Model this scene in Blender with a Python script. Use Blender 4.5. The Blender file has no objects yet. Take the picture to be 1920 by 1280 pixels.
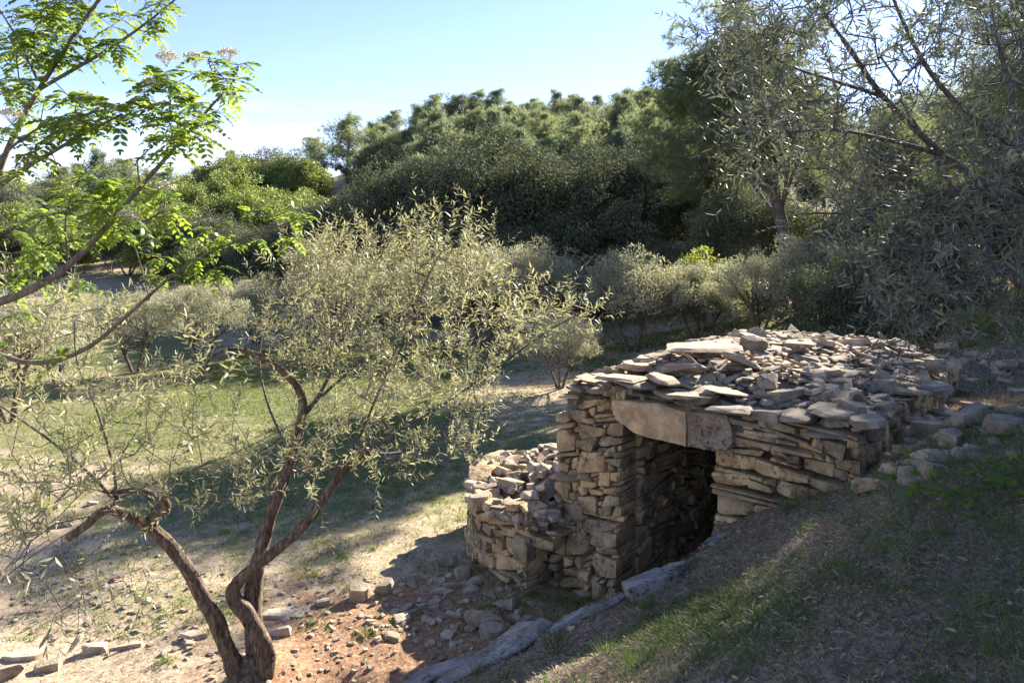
import bpy, math
import numpy as np, bmesh
from math import sin, cos, pi, radians
sc = bpy.context.scene
R_ = np.random.default_rng
# ------------------------------------------------------------------ camera, sky, sun
F, HY, CZ = 1450.0, 436.0, 3.75
cam = bpy.data.objects.new('camera', bpy.data.cameras.new('camera')); sc.collection.objects.link(cam)
cam.location = (0, 0, CZ); cam.rotation_euler = (radians(90), 0, 0)
cam.data.sensor_width = 36; cam.data.lens = 36*F/1920; cam.data.shift_y = -(640-HY)/1920
cam.data.clip_start = .05; cam.data.clip_end = 3000
sc.camera = cam
SUN_EL = radians(28.5); SX, SY = .612, .791
sun_rot = math.atan2(SX, SY)
w = bpy.data.worlds.new('World'); sc.world = w; w.use_nodes = True
nt = w.node_tree; nt.nodes.clear()
def nd(nt, t, **k):
    n = nt.nodes.new(t)
    for a, b in k.items():
        if a.startswith('i_'): n.inputs[a[2:].replace('_', ' ')].default_value = b
        else: setattr(n, a, b)
    return n
sky = nd(nt, 'ShaderNodeTexSky', sky_type='NISHITA', sun_disc=False, sun_elevation=SUN_EL, sun_rotation=sun_rot, air_density=.85, dust_density=.08, ozone_density=1.6)
tc = nd(nt, 'ShaderNodeTexCoord')
sep = nd(nt, 'ShaderNodeSeparateXYZ'); nt.links.new(tc.outputs['Generated'], sep.inputs[0])
mp = nd(nt, 'ShaderNodeMapping'); mp.inputs['Scale'].default_value = (2.2, 2.2, 26); nt.links.new(tc.outputs['Generated'], mp.inputs[0])
nz = nd(nt, 'ShaderNodeTexNoise'); nz.inputs['Scale'].default_value = 2.1; nz.inputs['Detail'].default_value = 7; nz.inputs['Roughness'].default_value = .62
nt.links.new(mp.outputs[0], nz.inputs['Vector'])
cr = nd(nt, 'ShaderNodeMapRange'); cr.inputs[1].default_value = .47; cr.inputs[2].default_value = .68
nt.links.new(nz.outputs[0], cr.inputs[0])
band = nd(nt, 'ShaderNodeMapRange'); band.inputs[1].default_value = .17; band.inputs[2].default_value = .09
nt.links.new(sep.outputs[2], band.inputs[0])
side = nd(nt, 'ShaderNodeMapRange'); side.inputs[1].default_value = .0; side.inputs[2].default_value = -.25
nt.links.new(sep.outputs[0], side.inputs[0])
m1 = nd(nt, 'ShaderNodeMath', operation='MULTIPLY'); nt.links.new(cr.outputs[0], m1.inputs[0]); nt.links.new(band.outputs[0], m1.inputs[1])
m2 = nd(nt, 'ShaderNodeMath', operation='MULTIPLY'); nt.links.new(m1.outputs[0], m2.inputs[0]); nt.links.new(side.outputs[0], m2.inputs[1])
m3 = nd(nt, 'ShaderNodeMath', operation='MULTIPLY'); nt.links.new(m2.outputs[0], m3.inputs[0]); m3.inputs[1].default_value = .85
mx = nd(nt, 'ShaderNodeMix', data_type='RGBA'); nt.links.new(m3.outputs[0], mx.inputs[0]); nt.links.new(sky.outputs[0], mx.inputs[6]); mx.inputs[7].default_value = (8.2, 8.4, 8.8, 1)
bg = nd(nt, 'ShaderNodeBackground'); bg.inputs[1].default_value = .072
wo = nd(nt, 'ShaderNodeOutputWorld'); tint = nd(nt, 'ShaderNodeMix', data_type='RGBA', blend_type='MULTIPLY'); tint.inputs[0].default_value = 1; tint.inputs[7].default_value = (.76, .715, .85, 1); nt.links.new(mx.outputs[2], tint.inputs[6]); nt.links.new(tint.outputs[2], bg.inputs[0]); nt.links.new(bg.outputs[0], wo.inputs[0])
sl = bpy.data.lights.new('sun', 'SUN'); sl.energy = 4.3; sl.angle = radians(.5); sl.color = (1, .92, .79)
so = bpy.data.objects.new('sun', sl); sc.collection.objects.link(so)
from mathutils import Vector, Matrix
so.rotation_euler = Vector((SX*cos(SUN_EL), SY*cos(SUN_EL), sin(SUN_EL))).to_track_quat('Z', 'Y').to_euler()
sc.view_settings.view_transform = 'Standard'; sc.view_settings.look = 'None'; sc.view_settings.gamma = 1; sc.view_settings.exposure = 2.22
sc.cycles.max_bounces = 6; sc.cycles.diffuse_bounces = 4; sc.cycles.glossy_bounces = 2; sc.cycles.transmission_bounces = 4; sc.cycles.transparent_max_bounces = 4
sc.cycles.caustics_reflective = False; sc.cycles.caustics_refractive = False

# ------------------------------------------------------------------ helpers
def at(px, py, d):
    return np.array([(px-960)/F*d, d, CZ-(py-HY)/F*d])
def h3(i):
    i = i.astype(np.int64)
    n = (i[..., 0]*374761393 + i[..., 1]*668265263 + i[..., 2]*1274126177) & 0xffffffff
    n = ((n ^ (n >> 13))*1103515245) & 0xffffffff
    n = ((n ^ (n >> 16))*2246822519) & 0xffffffff
    return ((n ^ (n >> 15)) & 0xffffff)/float(0xffffff)*2-1
def vn(p):
    p = np.asarray(p, float); i = np.floor(p); f = p-i; f = f*f*(3-2*f); r = 0
    for a in (0, 1):
        for b in (0, 1):
            for c in (0, 1):
                wgt = (f[..., 0] if a else 1-f[..., 0])*(f[..., 1] if b else 1-f[..., 1])*(f[..., 2] if c else 1-f[..., 2])
                r = r + wgt*h3(i+np.array([a, b, c]))
    return r
def fbm(p, o=3):
    r = 0; a = 1.0; p = np.asarray(p, float)
    for k in range(o): r = r+a*vn(p); p = p*2.03+17.1; a *= .5
    return r
def fb2(x, y, s, seed=0, o=3):
    return fbm(np.stack([x*s, y*s, np.full_like(np.asarray(x, float), seed*7.31)], -1), o)
def sst(x, a, b):
    t = np.clip((x-a)/(b-a), 0, 1); return t*t*(3-2*t)
def nrm(v): return v/np.maximum(np.linalg.norm(v, axis=-1, keepdims=True), 1e-9)
def mesh_data(name, V, faces, mat, smooth=True, rnd=None, sharp=None):
    me = bpy.data.meshes.new(name); V = np.asarray(V, np.float32)
    me.vertices.add(len(V)); me.vertices.foreach_set('co', V.ravel())
    if not isinstance(faces, list): faces = [faces]
    faces = [np.asarray(f) for f in faces if len(f)]
    lp = np.concatenate([f.ravel() for f in faces]); tot = np.concatenate([np.full(len(f), f.shape[1]) for f in faces])
    st = np.concatenate([[0], np.cumsum(tot)[:-1]])
    me.loops.add(len(lp)); me.loops.foreach_set('vertex_index', lp.astype(np.int32))
    me.polygons.add(len(tot)); me.polygons.foreach_set('loop_start', st.astype(np.int32))
    me.polygons.foreach_set('use_smooth', np.full(len(tot), smooth))
    me.update(calc_edges=True)
    if rnd is not None:
        a = me.attributes.new('rnd', 'FLOAT', 'POINT'); a.data.foreach_set('value', np.asarray(rnd, np.float32))
    if sharp: me.set_sharp_from_angle(angle=radians(sharp))
    me.materials.append(mat)
    return me
def link(name, me, parent=None):
    o = bpy.data.objects.new(name, me); sc.collection.objects.link(o)
    if parent is not None: o.parent = parent
    return o
def mesh(name, V, faces, mat, parent=None, loc=None, **k):
    V = np.asarray(V, float)
    if loc is None and parent is not None: loc = np.array(parent.location)
    if loc is not None: V = V-np.asarray(loc)
    o = link(name, mesh_data(name, V, faces, mat, **k), parent)
    if loc is not None and parent is None: o.location = loc
    return o
def tag(o, label=None, cat=None, group=None, kind=None):
    if label: o['label'] = label
    if cat: o['category'] = cat
    if group: o['group'] = group
    if kind: o['kind'] = kind
    return o
def thing(name, loc, label, cat, group=None):
    o = link(name, None); o.location = loc; o.empty_display_size = .2
    return tag(o, label, cat, group)
def copy_tree(root, loc, rz=0, s=1.0, label=None):
    c = root.copy(); sc.collection.objects.link(c); c.location = loc; c.rotation_euler = (0, 0, rz)
    c.scale = (s, s, s) if np.isscalar(s) else s
    if label: c['label'] = label
    for ch in root.children:
        d = ch.copy(); sc.collection.objects.link(d); d.parent = c
    return c
class Bag:
    def __init__(s): s.V = []; s.F = {}; s.n = 0; s.r = []
    def add(s, V, F, rnd=0.):
        V = np.asarray(V); F = np.asarray(F)
        s.F.setdefault(F.shape[1], []).append(F+s.n); s.V.append(V); s.n += len(V)
        s.r.append(np.full(len(V), rnd) if np.isscalar(rnd) else rnd)
    def out(s): return np.concatenate(s.V), [np.concatenate(f) for f in s.F.values()], np.concatenate(s.r)
    def build(s, name, mat, parent=None, loc=None, **k):
        V, Fc, r = s.out(); return mesh(name, V, Fc, mat, parent, loc, rnd=r, **k)

# ------------------------------------------------------------------ materials
def newmat(name):
    m = bpy.data.materials.new(name); m.use_nodes = True; m.node_tree.nodes.clear(); return m, m.node_tree
def ramp(nt, fac, stops):
    r = nd(nt, 'ShaderNodeValToRGB'); e = r.color_ramp.elements
    while len(e) < len(stops): e.new(.5)
    for x, (p, c) in zip(e, stops): x.position = p; x.color = (*c, 1)
    nt.links.new(fac, r.inputs[0]); return r.outputs[0]
def noise(nt, vec, scale, detail=4, rough=.55, dist=0):
    n = nd(nt, 'ShaderNodeTexNoise'); n.inputs['Scale'].default_value = scale; n.inputs['Detail'].default_value = detail
    n.inputs['Roughness'].default_value = rough; n.inputs['Distortion'].default_value = dist
    nt.links.new(vec, n.inputs['Vector']); return n.outputs[0]
def mixc(nt, f, a, b, mode='MIX'):
    m = nd(nt, 'ShaderNodeMix', data_type='RGBA', blend_type=mode)
    for s, v in ((0, f), (6, a), (7, b)):
        if isinstance(v, (int, float)): m.inputs[s].default_value = v
        elif isinstance(v, tuple): m.inputs[s].default_value = (*v, 1)
        else: nt.links.new(v, m.inputs[s])
    return m.outputs[2]
def mrange(nt, v, a, b, c=0, d=1):
    m = nd(nt, 'ShaderNodeMapRange'); nt.links.new(v, m.inputs[0])
    for i, x in enumerate((a, b, c, d)): m.inputs[i+1].default_value = x
    return m.outputs[0]
def mth(nt, op, a, b=0.):
    m = nd(nt, 'ShaderNodeMath', operation=op)
    for i, v in enumerate((a, b)):
        if isinstance(v, (int, float)): m.inputs[i].default_value = v
        else: nt.links.new(v, m.inputs[i])
    return m.outputs[0]
def bump(nt, h, strength, dist):
    b = nd(nt, 'ShaderNodeBump'); b.inputs['Strength'].default_value = strength; b.inputs['Distance'].default_value = dist
    nt.links.new(h, b.inputs['Height']); return b.outputs[0]
def finish(nt, col, rough, nor=None, spec=.3):
    p = nd(nt, 'ShaderNodeBsdfPrincipled')
    if isinstance(col, tuple): p.inputs['Base Color'].default_value = (*col, 1)
    else: nt.links.new(col, p.inputs['Base Color'])
    p.inputs['Roughness'].default_value = rough; p.inputs['Specular IOR Level'].default_value = spec
    if nor is not None: nt.links.new(nor, p.inputs['Normal'])
    o = nd(nt, 'ShaderNodeOutputMaterial'); nt.links.new(p.outputs[0], o.inputs[0]); return p
def attr(nt, n='rnd'):
    a = nd(nt, 'ShaderNodeAttribute', attribute_name=n); return a.outputs['Fac']
def stone_mat(name, c0, c1, c2, lichen=.5, dark=.5):
    m, nt = newmat(name)
    g = nd(nt, 'ShaderNodeNewGeometry').outputs['Position']; r = attr(nt)
    base = ramp(nt, r, [(0, c0), (.5, c1), (1, c2)])
    n1 = noise(nt, g, 5, 6, .65); n2 = noise(nt, g, 24, 5, .7); n3 = noise(nt, g, 95, 3, .6)
    base = mixc(nt, mrange(nt, n1, .40, .58), base, mixc(nt, 1.0, base, (.60, .58, .57), 'MULTIPLY'))
    base = mixc(nt, mrange(nt, n2, .35, .7, 0, .55), base, mixc(nt, 1.0, base, (1.5, 1.42, 1.28), 'MULTIPLY'))
    v = nd(nt, 'ShaderNodeTexVoronoi'); v.inputs['Scale'].default_value = 34; nt.links.new(g, v.inputs['Vector'])
    spot = mth(nt, 'MULTIPLY', mrange(nt, v.outputs[0], .30, .16), mrange(nt, noise(nt, g, 6.5, 3), .52, .6))
    base = mixc(nt, mth(nt, 'MULTIPLY', spot, lichen), base, (.62, .60, .55))
    dk = mth(nt, 'MULTIPLY', mrange(nt, n2, .48, .58), mrange(nt, noise(nt, g, 3.1, 4, .6), .47, .55))
    base = mixc(nt, mth(nt, 'MULTIPLY', dk, dark), base, (.055, .048, .042))
    base = mixc(nt, mrange(nt, n3, .3, .7, 0, .35), base, mixc(nt, 1.0, base, (.66, .66, .66), 'MULTIPLY'))
    h = mth(nt, 'ADD', mth(nt, 'MULTIPLY', n2, 1.0), mth(nt, 'MULTIPLY', n3, .35))
    finish(nt, base, .88, bump(nt, h, .8, .022), .2); return m
STONE = stone_mat('limestone_wall', (.37, .30, .20), (.60, .455, .265), (.74, .52, .28), .6, .75)
ROOFS = stone_mat('limestone_roof', (.31, .27, .215), (.48, .39, .28), (.62, .48, .33), .35, .35)
RUBS = stone_mat('limestone_rubble', (.36, .31, .25), (.47, .39, .30), (.58, .48, .36), .2, .25)
KERB = stone_mat('limestone_kerb', (.27, .28, .285), (.33, .33, .32), (.39, .37, .34), .4, .95)
LINT = stone_mat('limestone_lintel', (.72, .53, .33), (.72, .53, .33), (.72, .53, .33), .9, .25)
LIND = stone_mat('limestone_lintel_dark', (.40, .32, .245), (.40, .32, .245), (.40, .32, .245), 1.0, .9)
def soil_mat():
    m, nt = newmat('earth_fill'); g = nd(nt, 'ShaderNodeNewGeometry').outputs['Position']
    finish(nt, ramp(nt, noise(nt, g, 9, 5), [(.3, (.045, .035, .028)), (.7, (.10, .08, .06))]), .95, bump(nt, noise(nt, g, 40, 4), .6, .02)); return m
SOIL = soil_mat()
GRAVEL = stone_mat('gravel', (.24, .205, .165), (.24, .205, .165), (.24, .205, .165), .4, .4)
def leaf_mat(name, top, under, rough=.45, trans=.3, tcol=None, spec=.4, var=.5):
    m, nt = newmat(name); geo = nd(nt, 'ShaderNodeNewGeometry'); r = attr(nt)
    def spread(c): return ramp(nt, r, [(0, tuple(x*(1-var*.6) for x in c)), (.5, c), (1, (c[0]*(1+var), c[1]*(1+var*.8), c[2]*(1+var*.35)))])
    col = mixc(nt, geo.outputs['Backfacing'], spread(top), spread(under))
    p = nd(nt, 'ShaderNodeBsdfPrincipled'); nt.links.new(col, p.inputs['Base Color']); p.inputs['Roughness'].default_value = rough
    p.inputs['Specular IOR Level'].default_value = spec
    t = nd(nt, 'ShaderNodeBsdfTranslucent'); nt.links.new(spread(tcol or top), t.inputs[0])
    mi = nd(nt, 'ShaderNodeMixShader'); mi.inputs[0].default_value = trans
    nt.links.new(p.outputs[0], mi.inputs[1]); nt.links.new(t.outputs[0], mi.inputs[2])
    o = nd(nt, 'ShaderNodeOutputMaterial'); nt.links.new(mi.outputs[0], o.inputs[0]); return m
OLV = leaf_mat('olive_leaf', (.25, .255, .155), (.53, .50, .37), .5, .3, (.41, .41, .18), .18)
OLVF = leaf_mat('olive_leaf_far', (.31, .31, .22), (.47, .46, .34), .55, .38, (.38, .38, .22), .15)
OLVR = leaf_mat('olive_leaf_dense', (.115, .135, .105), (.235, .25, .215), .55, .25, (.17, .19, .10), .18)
SRV = leaf_mat('service_leaf', (.085, .15, .035), (.14, .19, .08), .42, .42, (.33, .46, .05), .2, .6)
PIN = leaf_mat('pine_needle', (.15, .185, .105), (.15, .185, .105), .6, .42, (.25, .30, .13), .1, .6)
PINP = leaf_mat('pine_needle_hazed', (.19, .225, .13), (.19, .225, .13), .6, .45, (.30, .35, .16), .1, .6)  # far pines: distance haze put into the paler needle colour
PINB = leaf_mat('pine_needle_hazed_blue', (.15, .185, .12), (.15, .185, .12), .6, .45, (.25, .30, .17), .1, .5)  # far pines: haze tinted into the needles as extra blue
OAK = leaf_mat('holm_oak_leaf', (.085, .105, .065), (.17, .178, .125), .7, .18, (.12, .14, .06), .04, .6)
SHB = leaf_mat('shrub_leaf', (.15, .19, .055), (.18, .21, .08), .5, .35, (.28, .34, .06), .4, .6)
SHG = leaf_mat('shrub_leaf_grey', (.15, .155, .10), (.20, .20, .14), .5, .2, (.2, .2, .1), .3, .5)
SHY = leaf_mat('shrub_leaf_yellow', (.17, .21, .04), (.19, .23, .06), .6, .35, (.32, .37, .05), .4, .5)
GRN = leaf_mat('grass_blade', (.13, .17, .04), (.13, .17, .04), .5, .35, (.22, .29, .06), .3, .7)
GRD = leaf_mat('grass_blade_dark', (.10, .145, .055), (.10, .145, .055), .5, .3, (.13, .22, .05), .3, .7)
STR = leaf_mat('dry_straw', (.36, .29, .18), (.36, .29, .18), .6, .25, (.4, .32, .19), .25, .6)
LIT = leaf_mat('dead_leaf', (.26, .205, .15), (.37, .31, .25), .7, .1, (.2, .16, .12), .1, .9)
def bark_mat(name, a, b, c, sc_=1.0, d=.012):
    m, nt = newmat(name)
    g = nd(nt, 'ShaderNodeNewGeometry').outputs['Position']
    mpn = nd(nt, 'ShaderNodeMapping'); mpn.inputs['Scale'].default_value = (1, 1, .25); nt.links.new(g, mpn.inputs[0])
    n1 = noise(nt, mpn.outputs[0], 34*sc_, 6, .68, .5); n2 = noise(nt, g, 7*sc_, 4)
    col = ramp(nt, n1, [(.34, a), (.52, b), (.68, c)])
    col = mixc(nt, mrange(nt, n2, .45, .65, 0, .6), col, mixc(nt, 1.0, col, (.62, .6, .58), 'MULTIPLY'))
    finish(nt, col, .9, bump(nt, n1, .9, d), .2); return m
BARK = bark_mat('olive_bark', (.045, .032, .025), (.16, .12, .088), (.31, .245, .185), 1.25, .022)
BARKG = bark_mat('grey_branch', (.06, .052, .05), (.125, .11, .10), (.21, .19, .175), 1.2, .004)
BARKS = bark_mat('service_bark', (.10, .08, .065), (.19, .155, .125), (.27, .23, .19), 1.2, .004)
BARKP = bark_mat('pine_bark', (.06, .045, .04), (.15, .115, .095), (.25, .20, .17), .5, .03)
CUT = bark_mat('cut_wood', (.30, .18, .09), (.42, .27, .15), (.5, .34, .2), .6, .003)
WEED = leaf_mat('weed_leaf', (.10, .17, .035), (.12, .18, .05), .75, .3, (.2, .3, .04), .1, .4)
YEL = leaf_mat('yellow_petal', (.85, .55, .03), (.85, .55, .03), .6, .3, (.9, .6, .03), .1, .1)
LIT2 = leaf_mat('fallen_leaf', (.27, .23, .19), (.38, .36, .33), .7, .1, (.25, .2, .15), .1, .8)
def flower_mat():
    m, nt = newmat('cream_blossom'); finish(nt, ramp(nt, attr(nt), [(0, (.66, .61, .44)), (1, (.90, .87, .74))]), .7); return m
FLW = flower_mat()
def ground_mat():
    m, nt = newmat('ground')
    g = nd(nt, 'ShaderNodeNewGeometry').outputs['Position']
    bank = attr(nt, 'bank'); red = attr(nt, 'red'); grn = attr(nt, 'green')
    nA = noise(nt, g, .55, 5, .6); nB = noise(nt, g, 3.2, 6, .65); nC = noise(nt, g, 21, 6, .7); nD = noise(nt, g, 85, 4, .7)
    straw = ramp(nt, nC, [(.32, (.25, .18, .115)), (.5, (.45, .355, .24)), (.66, (.60, .50, .38))])
    green = ramp(nt, nC, [(.32, (.075, .095, .03)), (.52, (.17, .18, .075)), (.68, (.30, .275, .14))])
    soil = ramp(nt, nC, [(.34, (.20, .11, .065)), (.5, (.32, .19, .115)), (.66, (.48, .33, .22))])
    f = mrange(nt, mth(nt, 'ADD', mth(nt, 'ADD', grn, mth(nt, 'MULTIPLY', mth(nt, 'SUBTRACT', nB, .5), 1.8)), mth(nt, 'MULTIPLY', mth(nt, 'SUBTRACT', nC, .5), 1.2)), .25, .75)
    col = mixc(nt, f, straw, green)
    fr = mrange(nt, mth(nt, 'ADD', red, mth(nt, 'MULTIPLY', mth(nt, 'SUBTRACT', nB, .5), 1.2)), .3, .7)
    col = mixc(nt, fr, col, soil)
    lit = ramp(nt, nC, [(.3, (.07, .052, .04)), (.5, (.18, .14, .105)), (.68, (.36, .30, .24))])
    col = mixc(nt, bank, col, mixc(nt, mrange(nt, mth(nt, 'ADD', grn, mth(nt, 'SUBTRACT', nB, .5)), .3, .8), lit, (.06, .085, .03)))
    col = mixc(nt, mrange(nt, nD, .35, .65, 0, .5), col, mixc(nt, 1.0, col, (.55, .53, .5), 'MULTIPLY'))
    h = mth(nt, 'ADD', mth(nt, 'MULTIPLY', nC, 1.0), mth(nt, 'MULTIPLY', nD, .4))
    finish(nt, col, .95, bump(nt, h, .5, .02), .1); return m
GROUND = ground_mat()

# ------------------------------------------------------------------ terrain
U = np.array([.788, -.616]); N_ = np.array([.616, .788])        # along the hut front, into the hut
P1 = np.array([1.14, 7.90]); P0 = P1-.82*U; P2 = P1+.96*U; P3 = P1+2.26*U
DEP = 5.3
B0 = P0+N_*DEP; B3 = P3+N_*DEP
lowline = np.array([(-1.7, 6.05), (-.95, 6.22), (.27, 6.42), (1.06, 6.52), (1.5, 6.8), (1.86, 7.12), P2+.30*N_-.08*U, P3+.3*N_-.3*U, B3-.4*N_-.4*U, (6.6, 14), (8.2, 24), (13, 46)])
lowpoly = np.concatenate([lowline, [(-400, 46), (-400, 6.05)]])
def inpoly(x, y, P):
    c = np.zeros(x.shape, bool); n = len(P)
    for i in range(n):
        x0, y0 = P[i]; x1, y1 = P[(i+1) % n]
        if y0 == y1: continue
        c ^= ((y0 > y) != (y1 > y)) & (x < (x1-x0)*(y-y0)/(y1-y0)+x0)
    return c
def dline(x, y, P):
    d = np.full(x.shape, 1e9)
    for i in range(len(P)-1):
        a = P[i]; b = P[i+1]; ab = b-a
        t = np.clip(((x-a[0])*ab[0]+(y-a[1])*ab[1])/(ab@ab), 0, 1)
        d = np.minimum(d, np.hypot(x-a[0]-t*ab[0], y-a[1]-t*ab[1]))
    return d
def bankness(x, y):
    d = dline(x, y, lowline); out = ~inpoly(x, y, lowpoly)
    wd = .09+np.maximum(0, y-11.5)*.45
    far = 1-sst(y, 36, 48)
    return np.where(out, np.clip(d/wd, 0, 1), 0)*far
EU = np.array([-1.2, -.66, -.5, -.37, -.27, -.2, -.06, .06, .3, .6, 1.2])
EE = np.array([-.01, .000, .014, .040, .058, .078, .088, .098, .100, .095, .09])
def terr(x, y):
    x = np.asarray(x, float); y = np.asarray(y, float)
    z = .06*fb2(x, y, .35, 1)+.018*fb2(x, y, 1.6, 2)+.010*fb2(x, y, 6.5, 4, 2)*(y < 16)
    z = z-.25*sst(-x, 3, 12)*(1-sst(y, 20, 40))
    z = z+.09*np.exp(-((x+2.15)**2+(y-6.55)**2)/.12)-.16*np.exp(-((x+1.42)**2+(y-6.35)**2)/.05)
    u = x/np.maximum(y, 8); E = np.interp(u, EU, EE)
    r = np.hypot(x, y)
    hill = sst(r, 32, 104)*(3.75+104*E)-np.maximum(0, r-112)*.06
    z = z+np.where(y > 0, hill, 0)+sst(r, 30, 50)*fb2(x, y, .09, 3)*.9
    z = z+1.0*sst(x-.08*(y-14), 2.5, 8)*sst(y, 14, 22)*(1-sst(y, 34, 60))
    bk = bankness(x, y)
    cap = np.clip(2.35-.17*(y-5), 1.5, 2.6)+.05*np.maximum(0, x-5)+.10*np.maximum(0, y-10.5)*sst(x, 5, 9)
    pl = 2.1+.452*x-.274*y
    pl = np.where(pl > cap, cap+(pl-cap)*.10, pl); pl = np.minimum(pl, cap+.6)
    pl = np.where(y < 3, np.maximum(pl, .0), pl)
    return z+bk*np.maximum(0, pl+.03*fb2(x, y, 2.2, 5)+.05*fb2(x, y, .8, 6))
def tz(x, y): return float(terr(np.array([x]), np.array([y]))[0])
def hit(px, py, dmax=60):
    d = np.arange(1.5, dmax, .01); x = (px-960)/F*d; z = CZ-(py-HY)/F*d
    k = np.argmax(z <= terr(x, d)); return np.array([x[k], d[k], z[k]])
def axis(a, b, st, lo, hi, g=1.09):
    c = list(np.arange(a, b+st/2, st)); s = st; v = c[-1]
    while v < hi: s *= g; v += s; c.append(v)
    s = st; v = a; L = []
    while v > lo: s *= g; v -= s; L.append(v)
    return np.array(L[::-1]+c)
gx = axis(-5, 5.6, .055, -420, 420); gy = axis(1.6, 12.5, .055, -60, 640, 1.07)
X, Y = np.meshgrid(gx, gy); x, y = X.ravel(), Y.ravel(); z = terr(x, y)
def greenness(x, y):
    g = .56+.55*fb2(x, y, .32, 11)
    g = g+.25*sst(-x, -2, 6)*sst(y, 8, 11)-.38*(1-sst(y, 6.4, 8.4))
    g = g-.35*sst(y, 14, 20)*sst(x, -2, 2)
    bk = bankness(x, y)
    gb = .95*np.exp(-((x-1.35)**2/.8+(y-4.7)**2/1.3))+.35*fb2(x, y, .9, 12)+.5*sst(x, 2.2, 3.6)*(1-sst(y, 5, 6.5))
    g = np.where(bk > .5, gb, g)
    return np.where(y > 30, .5+.4*fb2(x, y, .2, 13), g)
red = .95*np.exp(-((x+1.35)**2/.9+(y-6.6)**2/.7))+.25*(1-sst(y, 7, 10))+.55*np.exp(-((x+.2)**2/1.1+(y-7.4)**2/.6))+.3*fb2(x, y, .9, 14)*(1-sst(y, 10, 16))+.35*sst(y, 26, 34)*(x < 3)*0
red = np.where(bankness(x, y) > .3, 0, red)
nx, ny = len(gx), len(gy); i = np.arange(nx*ny).reshape(ny, nx)
Fq = np.stack([i[:-1, :-1], i[:-1, 1:], i[1:, 1:], i[1:, :-1]], -1).reshape(-1, 4)
me = mesh_data('ground', np.stack([x, y, z], 1), Fq, GROUND)
for nm, v in (('bank', bankness(x, y)*(x > -1.8)), ('red', red), ('green', greenness(x, y))):
    a = me.attributes.new(nm, 'FLOAT', 'POINT'); a.data.foreach_set('value', np.asarray(v, np.float32))
tag(link('ground', me), kind='structure'); z_lo, z_hi = z.min(), z.max()

# ------------------------------------------------------------------ stones
def cubegrid(n):
    t = np.linspace(-1, 1, n+1); V = {}; L = []; Fc = []
    def vid(p):
        k = tuple(np.round(p, 5)); 
        if k not in V: V[k] = len(L); L.append(p)
        return V[k]
    for ax in range(3):
        for s in (-1, 1):
            for a in range(n):
                for b in range(n):
                    q = []
                    for (da, db) in ((0, 0), (1, 0), (1, 1), (0, 1)):
                        p = np.zeros(3); p[ax] = s; p[(ax+1) % 3] = t[a+da]; p[(ax+2) % 3] = t[b+db]; q.append(vid(p))
                    Fc.append(q if s > 0 else q[::-1])
    return np.array(L), np.array(Fc)
CG = {n: cubegrid(n) for n in (3, 4, 6, 9)}
def rock(rng, dims, n=6, chips=8, rnd_=14, rough=.06, depth=(.62, .95), flat=True):
    """rough-hewn block, half sizes dims, faces broken by random flat chips"""
    V, Fc = CG[n]; dims = np.asarray(dims, float)
    q = V/((np.abs(V)**rnd_).sum(1)**(1/rnd_))[:, None]
    tap = 1+.12*rng.normal(size=3)
    q = q*np.array([1, 1, 1])+0
    q[:, 0] *= 1+.10*rng.normal()*q[:, 1]; q[:, 1] *= 1+.13*rng.normal()*q[:, 0]; q[:, 2] *= 1+.13*rng.normal()*q[:, 0]
    for k in range(chips):
        d = rng.normal(size=3); d /= np.linalg.norm(d)
        if flat and k < 6: d[2] *= .12; d /= np.linalg.norm(d)
        elif k < 3: d[np.argmax(np.abs(d))] *= 2.5; d /= np.linalg.norm(d)
        sup = np.abs(d).sum(); off = sup*rng.uniform(*depth)
        t = np.maximum(0, q@d-off); q = q-t[:, None]*d
    p = q*dims
    nn = nrm(V)*1.0
    s = rng.uniform(0, 100, 3); m = dims.min()
    p = p+nn*(fbm(p*(1.1/max(m, .03))*.55+s, 3)*rough*m)[:, None]
    return p, Fc
def hull_proto(seed, fine):
    rng = R_(seed); k = int(rng.integers(4, 8)); th = np.sort((np.arange(k)+rng.uniform(-.32, .32, k))*2*pi/k+rng.uniform(0, 6))
    r = rng.uniform(.62, 1.15, k); sq = 1/np.maximum(np.abs(np.cos(th)), np.abs(np.sin(th)))**.8; r = r*sq
    P = []
    for zz_, sc_l, sc_h in ((-1, .72, 1.0), (0, .96, 1.02), (1, .78, 1.0)):
        f = rng.uniform(sc_l, sc_h)
        tz_ = rng.normal(size=2)*.16
        for a, rr in zip(th, r):
            q = rr*f*(1+rng.normal()*.05); P.append((q*cos(a), q*sin(a), zz_+(tz_[0]*cos(a)+tz_[1]*sin(a))*(2 if abs(zz_) == 1 else 1)+rng.normal()*.03))
    bm = bmesh.new()
    for p in P: bm.verts.new(p)
    res = bmesh.ops.convex_hull(bm, input=bm.verts)
    bmesh.ops.delete(bm, geom=[v for v in bm.verts if not v.link_faces], context='VERTS')
    bmesh.ops.dissolve_limit(bm, angle_limit=radians(9), verts=bm.verts, edges=bm.edges)
    bmesh.ops.bevel(bm, geom=list(bm.edges), offset=.022, segments=1, affect='EDGES', clamp_overlap=True)
    bmesh.ops.triangulate(bm, faces=bm.faces)
    if fine:
        for cut in (1, 1): bmesh.ops.subdivide_edges(bm, edges=[e for e in bm.edges if e.calc_length() > .22], cuts=1, use_grid_fill=True)
        bmesh.ops.triangulate(bm, faces=bm.faces)
    bmesh.ops.recalc_face_normals(bm, faces=bm.faces)
    bm.normal_update(); V = np.array([v.co[:] for v in bm.verts]); Nn = np.array([v.normal[:] for v in bm.verts]); Fc = np.array([[v.index for v in f.verts] for f in bm.faces]); bm.free()
    V = V/np.abs(V).max(0)
    if fine: V = V+Nn*(fbm(V*2.1+seed*3.3, 3)*.035)[:, None]
    return V, Fc
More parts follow.
